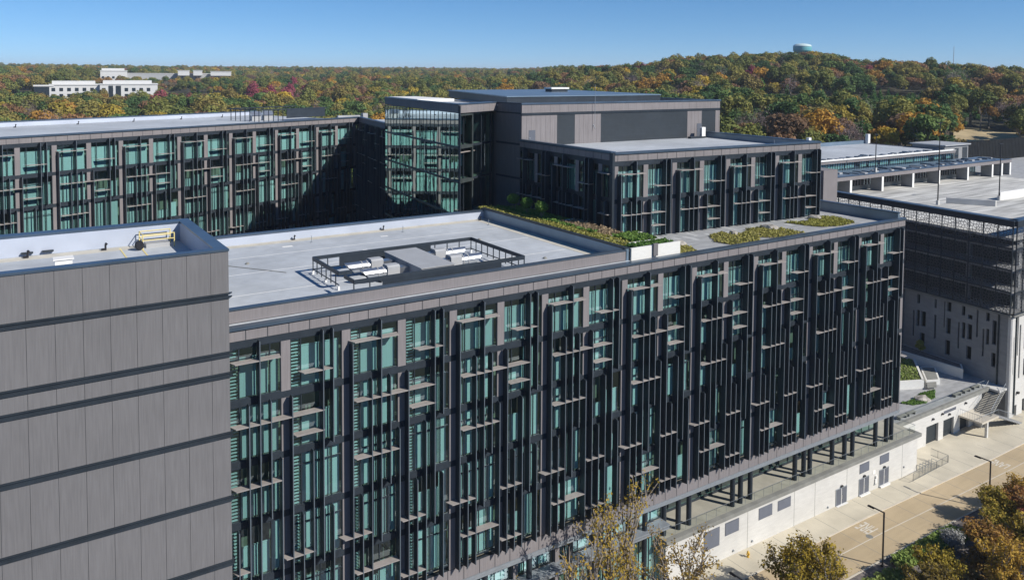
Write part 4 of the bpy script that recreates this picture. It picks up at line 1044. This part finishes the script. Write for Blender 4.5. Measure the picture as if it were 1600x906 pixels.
MB().box(141, 213.5, -.6, .3, 35.4, 35.5).build('coping', 'white', u2)
MB().quad((141, 0, 32.5), (213.5, 0, 32.5), (213.5, 0, 34.75), (141, 0, 34.75)).build('window', 'glass', u2)
b = MB()
for x in np.arange(141.5, 213, .92): b.box(x-.05, x+.05, -.06, .04, 32.6, 34.75)
b.build('mullion', 'dark', u2)
b = MB(); rr = random.Random(8); x = 142
while x < 212:
    w_ = rr.choice([2.6, 3.5, 6.2]); b.box(x, x+w_, .6, .65, 33.3, 34.6); x += w_+rr.choice([.4, .9, 2.5])
b.build('blind', 'blind', u2)
MB().box(141, 213.5, .1, 26, 35.0, 35.2).build('roof_deck', 'roof', u2)
MB().box(213.2, 213.5, 0, 26, 29, 35.4).build('side_wall', 'brown', u2)
MB().box(172, 173, 12, 26, 35.2, 36.5).box(173, 215, 25.5, 26, 35.2, 36.2).build('parapet', 'steelblue', u2)
for x in (186, 213): MB().box(x, x+1, 24.5, 25.4, 35.2, 38).build('chimney', 'white', u2)
b = MB()
for k in range(60):
    x = 142+k*1.18; y_ = .8+rr.random()*2; MB().box(x, x+.75, y_, y_+.5+rr.random()*1.5, 35.202, 35.4+rr.random()*.25).build('roof_vent_box', 'coping' if k % 3 else 'ac', u2)
bx = thing('stair_head', 'small flat-roofed box building at the right end of the entrance block', 'building', (214, 116, 0))
MB().box(0, 12, 0, 9, 29, 36.2).build('wall', 'cshade', bx); MB().box(-.5, 12.5, -.5, 9.5, 36.2, 36.5).build('roof', 'ac', bx); MB().box(5, 7, -.06, 0, 30, 35.4).box(9, 11.5, -.06, 0, 30, 35.6).build('window', 'window_dark', bx)
rf_ = thing('roof_fence', 'dark roof fence behind a white pipe, left part of the entrance block', 'fence', (0, 137, 0))
b = MB()
for x in np.arange(141, 172, .9): b.box(x, x+.7, 0, .1, 35.2, 38.4)
b.build('slat', 'fence', rf_); MB().box(141, 172, -1.2, -.9, 36.4, 36.6).build('pipe', 'white', rf_)
MB().box(141, 213.5, .2, .5, 35.5, 35.62).build('roof_pipe', 'white', u2)
bl = thing('brown_link', 'plain brown panelled wall at the far end of the main block', 'building', (0, 0, 0))
MB().prism([(117.6, 84.0), (121.4, 84.0), (121.4, 96), (117.6, 96)], 4.6, 38.9).build('wall', 'brown', bl)
MB().prism([(114.6, 85.0), (117.58, 85.0), (117.58, 96), (114.6, 96)], 4.6, 37.6).build('window', 'window_dark', bl)
# dark screen fence far behind
sheet('upper_lane', [(219.95, 60), (330, 60), (330, 125.8), (141, 125.8), (141, 108.05), (219.95, 108.05)], 29.0, 'paver')
fn = thing('screen_fence', 'long dark slatted fence behind the entrance block below the trees', 'fence', (0, 126, 0))
b = MB()
for x in np.arange(214, 330, .9): b.box(x, x+.72, 0, .1, 27, 35.4)
b.build('slat', 'fence', fn); MB().box(214, 330, .1, .2, 35.0, 35.2).box(214, 330, .1, .2, 30, 30.2).build('rail', 'dark', fn)

# ------------------------------------------------------------------ street furniture
def slamp(x, y, lab):
    z = gz(x)+.1; t = thing('street_lamp', lab, 'street lamp', (x, y, z), group='black street lamps along the road')
    MB().box(-.07, .07, -.07, .07, 0, 6.2).build('pole', 'pole', t); MB().box(-.06, .06, .07, 1.9, 6.1, 6.2).build('arm', 'pole', t)
    MB().box(-.12, .12, 1.2, 2.0, 6.02, 6.1).build('lamp_head', 'pole', t); MB().box(-.16, .16, -.16, .16, 0, .12).build('base', 'pole', t)
slamp(106.0, 50.2, 'black street lamp behind the big rust-leaved tree on the right')
slamp(82.7, 50.2, 'black street lamp beside the painted word FIRE')
slamp(59.9, 50.2, 'black street lamp at the bottom edge left of the round olive tree')
h = thing('fire_hydrant', 'yellow fire hydrant on the pavement near the basement wall', 'hydrant', (71.3, 59.5, gz(71)+.1))
MB().lathe([(.17, 0), (.17, .06), (.12, .08), (.12, .5), (.16, .52), (.15, .6), (.08, .7), (.04, .76)], 0, 0, 12).build('barrel', 'hyd', h)
MB().tube((-.24, 0, .42), (.24, 0, .42), .07, n=8).tube((0, -.22, .38), (0, 0, .38), .08, n=8).build('nozzle', 'hyd', h)

# ------------------------------------------------------------------ near trees
def grow(seed, H, spread, nstem, lean=(0, 0), gens=4):
    """returns branch mesh builder and list of tip points"""
    rg = random.Random(seed); b = MB(); tips = []
    def br(p, d, L, r, g):
        n = 3; q = p
        for k in range(n):
            d2_ = (d+Vector((rg.gauss(0, .09), rg.gauss(0, .09), rg.gauss(.03, .05)))).normalized()
            nq = q+d2_*(L/n); b.tube(q, nq, r*(1-.25*k/n), r*(1-.25*(k+1)/n), 6 if r > .05 else 4, caps=False); q = nq; d = d2_
            if g <= 2: tips.append((q.x, q.y, q.z, 1))
            if g < gens and g >= 1 and k >= 0 and rg.random() < .75:
                dd = (d+Vector((rg.gauss(0, spread), rg.gauss(0, spread), rg.uniform(-.1, .45)))).normalized(); br(q, dd, L*rg.uniform(.45, .7), r*.5, g-1) if g > 0 else None
        if g > 0:
            for _ in range(2):
                dd = (d+Vector((rg.gauss(0, spread), rg.gauss(0, spread), rg.uniform(0, .4)))).normalized(); br(q, dd, L*rg.uniform(.55, .75), r*.6, g-1)
    for s in range(nstem):
        a = 2*math.pi*s/nstem+rg.random(); d = Vector((math.cos(a)*.28*(nstem > 1)+lean[0], math.sin(a)*.28*(nstem > 1)+lean[1], 1)).normalized()
        br(Vector((math.cos(a)*.2, math.sin(a)*.2, 0)), d, H*.36, .09+.012*H*.5, gens-1)
    return b, tips
def near_tree(x, y, H, spread, nstem, nleaf, size, m, lab, seed, cr=.45, zmin=.25, name='autumn_tree', jitter=1.0, z=None):
    b, tips = grow(seed, H, spread, nstem)
    zm = max(t[2] for t in tips); k = H/zm
    for i, v in enumerate(b.v): b.v[i] = (v[0]*k, v[1]*k, v[2]*k)
    tips = [(t[0]*k, t[1]*k, t[2]*k, cr) for t in tips if t[2]*k > H*zmin]
    t = thing(name, lab, 'tree', (x, y, gz(x) if z is None else z))
    b.build('trunk', 'bark', t)
    v = leaves(nleaf, tips, size, seed, jitter=jitter); obj('crown', quadmesh('crown', v, m), t)
    return t
LM = {
 'gold': foliage('gold_leaves', [(.18, .15, .03), (.36, .26, .04), (.48, .32, .05), (.30, .20, .05)], False),
 'rusty': foliage('rust_green_leaves', [(.19, .20, .04), (.34, .27, .05), (.48, .30, .05), (.30, .16, .06)], False),
 'red': foliage('red_brown_leaves', [(.24, .12, .06), (.38, .20, .06), (.44, .25, .07), (.28, .09, .08)], False),
 'olv': foliage('olive_gold_leaves', [(.09, .11, .02), (.19, .18, .03), (.38, .27, .035), (.15, .11, .03)], False),
}
near_tree(49.4, 54.4, 16.6, .24, 2, 2000, .12, LM['gold'], 'tall sparse golden-leaved tree in front of the fins, tallest one', 11, .55, .3)
near_tree(42.3, 54, 13.4, .24, 2, 950, .12, LM['gold'], 'sparse golden-leaved tree standing left of the tallest golden one', 12, .5, .3)
near_tree(34.5, 53.5, 13.8, .26, 2, 900, .11, LM['gold'], 'nearly bare golden tree at the bottom edge, leftmost of all', 13, .5, .4)
near_tree(55.0, 54, 10.4, .42, 3, 2100, .115, LM['gold'], 'wide thin-leaved tree whose twigs stand against the white basement wall', 14, .6, .25)
near_tree(69.0, 50, 7.3, .6, 5, 9000, .13, LM['olv'], 'dense olive and gold round tree at the bottom beside the kerb', 15, .6, .2)
near_tree(66.0, 46.5, 8.4, .5, 3, 3000, .12, LM['olv'], 'smaller olive tree left of the dense round tree at the bottom', 25, .5, .2)
near_tree(103.2, 48.0, 4.5, .6, 4, 6500, .12, LM['rusty'], 'rust and green tree covering the foot of the right street lamp', 16, .6, .15)
near_tree(97.8, 45.4, 4.2, .6, 4, 6500, .12, LM['rusty'], 'rusty wide tree just below the one at the right lamp foot', 17, .6, .1)
near_tree(104.6, 45.6, 5.2, .6, 4, 6500, .12, LM['red'], 'red-brown tree at the right edge among the rust trees', 20, .6, .1)
near_tree(92.0, 43.5, 5.2, .6, 4, 6500, .12, LM['rusty'], 'rust-gold tree below the pale shrub near the bottom right', 19, .55, .1)
near_tree(99.5, 41.8, 5.8, .6, 4, 6500, .12, LM['red'], 'dark red-brown tree in the bottom right corner', 21, .6, .1)
near_tree(84.0, 44.6, 4.6, .6, 4, 5000, .12, LM['olv'], 'low olive-gold tree at the bottom between kerb grass and pale shrub', 18, .5, .1)
near_tree(79.5, 43.0, 5.0, .6, 4, 5000, .12, LM['olv'], 'olive-gold tree at the bottom edge right of the FIRE lamp post', 22, .5, .1)
near_tree(88.6, 40.2, 6.0, .6, 4, 5000, .12, LM['rusty'], 'rust-gold tree at the bottom edge below the pale shrub', 23, .5, .1)
near_tree(108.5, 46.8, 4.6, .6, 4, 6500, .12, LM['rusty'], 'rust tree at the right edge beside the grey-green shrub', 61, .6, .1)
near_tree(96.0, 40.0, 6.6, .6, 4, 6500, .12, LM['rusty'], 'tall rust-gold tree at the bottom edge in the right corner', 62, .6, .1)
near_tree(103.5, 41.5, 6.2, .6, 4, 6500, .12, LM['red'], 'tallest red-brown tree at the extreme bottom right', 65, .6, .1)
def shrub(x, y, z, r, h, m, lab, seed, n=1600, grp=None, name='shrub', size=.12):
    rg = random.Random(seed); pts = [(rg.gauss(0, r*.4), rg.gauss(0, r*.4), h*.5+rg.uniform(-.2, .3)*h, r*.5) for _ in range(9)]
    v = leaves(n, pts, size, seed); v[:, 2] = np.maximum(v[:, 2], 0.02)
    obj(name, quadmesh(name, v, M[m]), None, (x, y, z), 0, lab, 'shrub', grp)
shrub(93.2, 48.3, 0, 1.7, 1.9, 'paleshrub', 'pale silver-grey shrub between the green grasses and the rust tree', 41, 2600)
shrub(110.5, 47.6, 0, 1.5, 1.7, 'paleshrub', 'grey-green shrub in the gravel bed at the right edge', 42, 1600)
shrub(108.6, 49.2, 0, 1.2, 1.3, 'hedge', 'dark green shrub just behind the right street lamp', 43, 1300)
shrub(113.5, 49.6, 0, .7, .7, 'hedge', 'small green tuft in the gravel at the right edge', 44, 500)
cover('ornamental_grass', [(84, 49.9), (96, 49.9), (96.5, 47.8), (90, 47.6), (84, 48.4)], 0.15, .9, 3600, .17, 'grassg', seed=51)
cover('ornamental_grass', [(70, 44), (84, 45), (84, 49), (72, 49.8)], 0.15, .7, 3000, .17, 'grassg', seed=52)
cover('undergrowth', [(84, 36), (118, 36), (118, 48.6), (104, 47.5), (96, 46), (84, 45)], 0.1, 1.6, 9000, .17, 'under', seed=53)
shrub(122.6, 74.5, 5.8, 1.4, 2.4, 'hedge', 'leafy green shrub in the corner planter by the main block end', 45, 1800)
shrub(121.6, 77.5, 5.8, 1.2, 3.6, 'hedge', 'taller dark shrub at the back of the corner planter', 46, 1800)
shrub(136.4, 77, 6.2, .9, 2.6, 'sedum', 'upright olive shrub in the long planter, closer to its near end', 47, 1300)
shrub(137.6, 88, 6.2, .9, 2.6, 'sedum', 'upright olive shrub in the long planter, further back', 48, 1300)

# ------------------------------------------------------------------ forest
def crown_mesh(name, seed, kind, m):
    rg = np.random.default_rng(seed)
    if kind == 'pine':
        pts = []
        for z in np.linspace(1.5, 10.5, 11):
            r = 2.6*(1-z/11.5)+.25
            for _ in range(6 if z < 8 else 3):
                a = rg.random()*6.28; pts.append((r*.6*math.cos(a), r*.6*math.sin(a), z, r*.45+.15))
        v = leaves(1300, pts, .34, seed)
    else:
        wd = rg.uniform(3.6, 4.8); hh = rg.uniform(5.0, 6.5); K = 20; pts = []
        for i in range(K):
            d = rg.normal(size=3); d /= np.linalg.norm(d); d[2] = abs(d[2])*1.0-.35
            rr_ = rg.uniform(.55, 1.0)
            pts.append((d[0]*wd*rr_, d[1]*wd*rr_, 8.6+d[2]*hh*rr_, rg.uniform(1.1, 2.2)))
        if kind == 'bare':
            pts = [(p[0]*.8, p[1]*.8, p[2]+.3, p[3]*1.1) for p in pts]; v = leaves(800, pts, .22, seed, aspect=.35)
        else: v = leaves(1700, pts, .40, seed)
    return quadmesh(name, v, m)
def trunk_mesh(seed, kind):
    rg = random.Random(seed); b = MB(); b.tube((0, 0, -1), (0, 0, 5.5), .28, .18, 6, False)
    if kind == 'pine': b.tube((0, 0, 5.5), (0, 0, 11), .16, .04, 5, False)
    else:
        for k in range(6):
            a = rg.random()*6.28; b.tube((0, 0, 4+rg.random()*2), (math.cos(a)*2.4, math.sin(a)*2.4, 8+rg.random()*3), .12, .04, 4, False)
    return b.mesh('trunk', 'bark')
SP = [('olive', 0.26), ('olive', 0.16), ('green', 0.17), ('green', .09), ('orange', 0.03), ('rust', 0.09), ('yellow', 0.03), ('maroon', 0.008), ('bare', 0.085), ('pine', 0.045)]
variants = []
for i, (k, p) in enumerate(SP):
    kind = k if k in ('pine', 'bare') else 'round'
    variants.append((crown_mesh('crown', 100+i*7, kind, FOL[k]), trunk_mesh(200+i, kind), k))
DESC = {'olive': 'olive-green', 'green': 'dark green', 'orange': 'bright orange', 'rust': 'rust-brown', 'yellow': 'golden yellow', 'maroon': 'maroon', 'bare': 'bare grey-brown', 'pine': 'narrow green pine'}

rg = np.random.default_rng(5)
def scatter(D0, D1, spc, az0=17, az1=97):
    out = []; D = D0
    while D < D1:
        dth = spc/D; th = np.arange(R(az0), R(az1), dth)+rg.random()*dth
        th = th+rg.normal(size=len(th))*dth*.25; d = D+rg.normal(size=len(th))*spc*.3
        out.append(np.column_stack([d*np.cos(th), d*np.sin(th)])); D += spc*.85
    return np.vstack(out)
P = np.vstack([scatter(190, 420, 8.6), scatter(420, 800, 9.6), scatter(800, 1300, 12.5), scatter(1300, 2300, 16), scatter(2300, 3600, 26)])
x, y = P[:, 0], P[:, 1]; D = np.hypot(x, y); az = np.degrees(np.arctan2(y, x))
cw_, sw_ = math.cos(R(22.83)), math.sin(R(22.83)); u_ = (x-1.13)*cw_+(y-132.62)*sw_; v_ = -(x-1.13)*sw_+(y-132.62)*cw_
keep = ~((u_ < 110) & (v_ < 48))
keep &= ~((x > 95) & (x < 235) & (y < 150)) & ~((x > 95) & (x < 400) & (y < 133))
keep &= ~((az > 38) & (az < 66) & (D < 235))
keep &= ~((x < 120) & (y < 190) & (D < 210))
# clearings: white office campus, dry-grass patch, shrub bank on the hill
keep &= ~((az > 76.5) & (az < 89.0) & (D > 655) & (D < 735))
keep &= ~((az > 70.0) & (az < 84.5) & (D > 935) & (D < 1080))
GP = (np.abs(az-26.2) < 1.7) & (D > 312) & (D < 384); keep &= ~GP
P = P[keep]; x, y, D, az = P[:, 0], P[:, 1], np.hypot(P[:, 0], P[:, 1]), np.degrees(np.arctan2(P[:, 1], P[:, 0]))
z = terrain(x, y)
prob = np.array([p for _, p in SP]); prob = prob/prob.sum(); sp = rg.choice(len(SP), len(P), p=prob)
nz = np.sin(x*.021+1.3)*np.cos(y*.017)+np.sin(x*.05+y*.043)
sp = np.where((nz > .9) & (rg.random(len(P)) < .5), rg.choice([4, 5, 6], len(P)), sp)
sp = np.where((nz < -.9) & (rg.random(len(P)) < .5), rg.choice([0, 2, 3], len(P)), sp)
band = (az > 24.8) & (az < 33.0) & (D > 425) & (D < 520)      # young pine plantation below the hill
sp = np.where(band, 9, sp)
band2 = (az > 29.5) & (az < 40.5) & (D > 360) & (D < 450) & ~band; sp = np.where(band2 & (rg.random(len(P)) < .6), rg.choice([9, 2, 3, 0], len(P)), sp)
edge = (D < 330) & (az < 41) & (rg.random(len(P)) < .40); sp = np.where(edge, rg.choice([4, 6, 8, 0, 5], len(P)), sp)
mr = (az > 71) & (az < 81) & (D > 540) & (D < 640); sp = np.where(mr & (rg.random(len(P)) < .55), 7, sp)
scl = .85+.7*rg.random(len(P))**1.4; scl = np.where(band, .55*scl, scl); scl = np.where(band2, .62*scl, scl); scl = np.where(az < 45, scl*.92, scl)
scl = np.where((az > 75) & (az < 90) & (D > 560) & (D < 660), scl*.72, scl)
scl = np.where((az > 69) & (az < 86) & (D > 735) & (D < 935), scl*.7, scl)
scl = np.where(D < 240, scl*.75, scl)
scl = np.where((np.abs(az-26.4) < 2.1) & (D < 314), .42*scl, scl)
rot = rg.random(len(P))*6.28
# which are nearest and show above the roofs
cmx = np.array([[*r2], [*d2], [*fw]])
def proj(X, Y, Z):
    q = cmx @ np.vstack([X, Y, Z-CAMZ]); return F*q[0]/q[2]+PX, F*q[1]/q[2]+PY, q[2]
ix, iy, iz = proj(x, y, z+14*scl)
skx = [-200, 0, 420, 600, 601, 700, 701, 1033, 1124, 1131, 1282, 1283, 1500, 1800]; sky_ = [200, 190, 172, 165, 151, 149, 140, 147, 155, 200, 214, 222, 225, 235]
vis = (ix > -10) & (ix < 1610) & (iy < np.interp(ix, skx, sky_)-2) & (iz > 0)
order = np.argsort(np.where(vis, D/scl, 1e9))[:290]
ind = np.zeros(len(P), bool); ind[order] = True
ZN = ['at the left edge above the far wing roof', 'in front of the left end of the white offices', 'in front of the white offices entrance', 'right of the white offices above the far wing', 'above the far wing left of its plant screen', 'directly above the plant screen on the far wing', 'between the far wing screen and the glass block', 'above the roof of the glass block', 'above the left end of the penthouse roof screen', 'above the middle of the penthouse roof screen', 'above the right end of the penthouse roof screen', 'above the right end of the penthouse', 'just right of the penthouse corner', 'above the condenser end of the upper block', 'above the right corner of the upper block', 'behind the left end of the entrance block', 'behind the roof parapet of the entrance block', 'behind the stair head box', 'below the dry grass slope', 'at the right edge behind the parking deck']
def lab_key(i):
    zi = int(np.searchsorted([60, 150, 240, 330, 430, 520, 600, 680, 780, 880, 1000, 1125, 1170, 1220, 1290, 1350, 1410, 1470, 1530], ix[i]))
    row = 'low' if scl[i] < 1.0 else ('tall' if scl[i] > 1.3 else 'mid-sized')
    return (row, DESC[variants[sp[i]][2]], ZN[zi])
LB = {}; grp_ = {}
for i in np.where(ind)[0]: grp_.setdefault(lab_key(i), []).append(i)
ORD = ['leftmost', 'second left', 'third left', 'fourth left', 'fifth left', 'sixth left', 'seventh left', 'eighth left', 'ninth left', 'tenth left']
for k_, l_ in grp_.items():
    l_ = sorted(l_, key=lambda i: ix[i])
    for q_, i in enumerate(l_):
        LB[i] = '%s %s tree %s' % k_ + ('' if len(l_) == 1 else ', ' + (ORD[q_] if q_ < len(l_)-1 else 'rightmost') if q_ < 10 or q_ == len(l_)-1 else '')
for i in np.where(ind)[0]:
    cm, tm, k = variants[sp[i]]
    where = 'beyond the far wing' if az[i] > 66 else ('behind the glass block and penthouse' if az[i] > 45 else ('beyond the upper block' if az[i] > 36 else 'behind the entrance block'))
    zi = int(np.searchsorted([60, 150, 240, 330, 430, 520, 600, 680, 780, 880, 1000, 1125, 1170, 1220, 1290, 1350, 1410, 1470, 1530], ix[i]))
    lab_ = LB[i]
    o = obj('pine_tree' if k == 'pine' else 'forest_tree', None, None, (x[i], y[i], z[i]), rot[i], lab_, 'tree', 'woodland trees behind the buildings')
    o.scale = (scl[i],)*3
    c = obj('crown', cm, o); obj('trunk', tm, o)
# the rest of the wood: one object, instanced crowns
rest = np.where(~ind)[0]
me = bpy.data.meshes.new('woodland'); me.vertices.add(len(rest)); me.vertices.foreach_set('co', np.column_stack([x, y, z])[rest].astype(np.float32).ravel())
a = me.attributes.new('sp', 'INT', 'POINT'); a.data.foreach_set('value', sp[rest].astype(np.int32))
a = me.attributes.new('sc', 'FLOAT', 'POINT'); a.data.foreach_set('value', scl[rest].astype(np.float32))
a = me.attributes.new('ro', 'FLOAT', 'POINT'); a.data.foreach_set('value', rot[rest].astype(np.float32))
wd_ = obj('woodland', me, kind='stuff', label='mixed autumn woodland covering the hills behind the buildings')
srcs = {}
for o in list(col.objects):
    if o.name.startswith(('forest_tree', 'pine_tree')):
        for ch in o.children:
            if ch.name.startswith('crown') and ch.data.name not in srcs: srcs[ch.data.name] = ch
ng = bpy.data.node_groups.new('woodland_nodes', 'GeometryNodeTree')
ng.interface.new_socket('Geometry', in_out='INPUT', socket_type='NodeSocketGeometry'); ng.interface.new_socket('Geometry', in_out='OUTPUT', socket_type='NodeSocketGeometry')
gi = ng.nodes.new('NodeGroupInput'); go = ng.nodes.new('NodeGroupOutput'); jn = ng.nodes.new('GeometryNodeJoinGeometry')
def named(n, t):
    q = ng.nodes.new('GeometryNodeInputNamedAttribute'); q.data_type = t; q.inputs['Name'].default_value = n; return q.outputs['Attribute']
asp, asc, aro = named('sp', 'INT'), named('sc', 'FLOAT'), named('ro', 'FLOAT')
cx = ng.nodes.new('ShaderNodeCombineXYZ'); ng.links.new(aro, cx.inputs['Z'])
for i, (cm, tm, k) in enumerate(variants):
    if cm.name in srcs: src = srcs[cm.name]
    else:
        src = obj('forest_tree', cm, None, (60-i*8, 480, float(terrain(60-i*8, 480)[0])), 0, '%s woodland tree beyond the far wing' % DESC[k], 'tree', '%s woodland trees beyond the far wing' % DESC[k])
    cmp_ = ng.nodes.new('FunctionNodeCompare'); cmp_.data_type = 'INT'; cmp_.operation = 'EQUAL'
    ins = [s for s in cmp_.inputs if s.type == 'INT']; ng.links.new(asp, ins[0]); ins[1].default_value = i
    oi = ng.nodes.new('GeometryNodeObjectInfo'); oi.inputs['Object'].default_value = src; oi.transform_space = 'ORIGINAL'; oi.inputs['As Instance'].default_value = True
    ip = ng.nodes.new('GeometryNodeInstanceOnPoints')
    ng.links.new(gi.outputs[0], ip.inputs['Points']); ng.links.new(cmp_.outputs[0], ip.inputs['Selection']); ng.links.new(oi.outputs['Geometry'], ip.inputs['Instance'])
    ng.links.new(cx.outputs[0], ip.inputs['Rotation']); ng.links.new(asc, ip.inputs['Scale']); ng.links.new(ip.outputs[0], jn.inputs[0])
ng.links.new(jn.outputs[0], go.inputs[0])
md = wd_.modifiers.new('woodland', 'NODES'); md.node_group = ng

# dry grass patch
b = MB(); rr = R(1)
ths = np.radians(np.linspace(24.4, 28.0, 14)); rds = np.linspace(308, 384, 10)
for i in range(len(rds)-1):
    for j in range(len(ths)-1):
        q = []
        for (r_, t_) in ((rds[i], ths[j]), (rds[i+1], ths[j]), (rds[i+1], ths[j+1]), (rds[i], ths[j+1])):
            X_, Y_ = r_*math.cos(t_), r_*math.sin(t_); q.append((X_, Y_, float(terrain(X_, Y_)[0])+.6))
        b.quad(*q)
b.build('dry_grass_field', 'hay', kind='structure')

# ------------------------------------------------------------------ air
hm = bpy.data.materials.new('haze'); hm.use_nodes = True; hn = hm.node_tree; hn.nodes.clear()
ho = hn.nodes.new('ShaderNodeOutputMaterial'); hv = hn.nodes.new('ShaderNodeVolumePrincipled')
hv.inputs['Color'].default_value = (.80, .88, 1, 1); hv.inputs['Density'].default_value = HAZE; hn.links.new(hv.outputs[0], ho.inputs['Volume'])
MB().box(-8200, 8200, -8200, 8200, -4, 125).build('haze', hm, kind='stuff')

# ------------------------------------------------------------------ distant buildings
def polar(px, D):
    r_ = (px-PX)/F; v = Vector(r2)*r_+Vector(fw); v.z = 0; v.normalize(); return v*D
def office(px0, px1, D, zb, zt, lab, name='office_building', mid=True):
    p, q = polar(px0, D), polar(px1, D); d = q-p; L = d.length; a = math.atan2(d.y, d.x)
    t = thing(name, lab, 'building', (p.x, p.y, zb), a); H = zt-zb
    MB().box(0, L, 0, 22, 0, H).build('wall', 'officewhite', t)
    MB().box(-.4, L+.4, -.5, 22.5, H, H+.8).build('cornice', 'officewhite', t)
    MB().box(L*.05, L*.9, 3, 18, H+.8, H+3.2).build('penthouse', 'officewhite', t)
    n = int(L/5.2)
    for i in range(n):
        for r_ in range(2):
            if r_*4.3+1.2 < H-2.5: MB().box(i*5.2+1.4, i*5.2+3.9, -.12, 0, r_*4.6+1.6, r_*4.6+4.2).build('window', 'window_dark', t)
    return t
ZT = 43.8
office(78, 158, 700, 33, ZT, 'white two storey office building on the left among the trees')
o2 = office(157, 247, 690, 33, ZT+.5, 'white two storey office building with a tall entrance bay, right of its twin')
MB().box(6, 9, -.4, 0, 1, 10.5).box(11, 14.5, -.4, 0, 1, 10.5).build('entrance_glass', 'window_dark', o2)
t = thing('glass_annex', 'low blue-glass annex at the left end of the white offices', 'building', tuple(polar(54, 700))[:2]+(34.6,), math.atan2((polar(78, 700)-polar(54, 700)).y, (polar(78, 700)-polar(54, 700)).x))
MB().box(0, 13, 0, 15, 0, 8.3).build('wall', 'window_dark', t); MB().box(-.5, 13, -.5, 15, 8.3, 9.3).build('cornice', 'officewhite', t)
office(158, 200, 1010, 40, 54.6, 'white stepped building behind the offices, left of the long grey warehouse', mid=False)
def shed(px0, px1, D, zb, zt, m, lab):
    p, q = polar(px0, D), polar(px1, D); d = q-p; L = d.length
    t = thing('warehouse', lab, 'warehouse', (p.x, p.y, zb), math.atan2(d.y, d.x)); MB().box(0, L, 0, 40, 0, zt-zb).build('wall', m, t); MB().box(-.5, L+.5, -.5, 40.5, zt-zb, zt-zb+.6).build('roof', 'officewhite', t)
shed(196, 352, 1030, 42, 51.8, 'ac', 'long low grey warehouse on the horizon at the left')
shed(279, 297, 1000, 50, 55.5, 'officewhite', 'small white flat-roofed building on the horizon right of the warehouse')
shed(303, 317, 1000, 50, 55.6, 'officewhite', 'small white building beside the other white horizon building')
shed(330, 362, 985, 50, 54.6, 'officewhite', 'low white shed on the horizon half hidden by trees')
# water tower
p = polar(1251, 880)
wt = thing('water_tower', 'teal water tower with a pale domed top above the wooded hill', 'water tower', (p.x, p.y, 57.6))
MB().lathe([(2.2, 18.2), (7.5, 20.6), (9.0, 22.3), (9.2, 24.6), (9.1, 26.6)], 0, 0, 32).build('tank', 'teal', wt)
MB().lathe([(9.3, 26.5), (9.25, 27.2), (7.8, 28.5), (4.5, 29.4), (.5, 29.8)], 0, 0, 32).build('tank_top', mat('pale_tank_top', (.55, .68, .68), .4), wt)
MB().tube((0, 0, 0), (0, 0, 18.3), 2.3, n=20).build('column', 'teal', wt)
mp = polar(1487, 1800); m_ = thing('radio_mast', 'faint thin radio mast on the skyline at the right', 'mast', (mp.x, mp.y, 55)); MB().tube((0, 0, 0), (0, 0, 58), .9, .4, 6).build('pole', 'ac', m_)
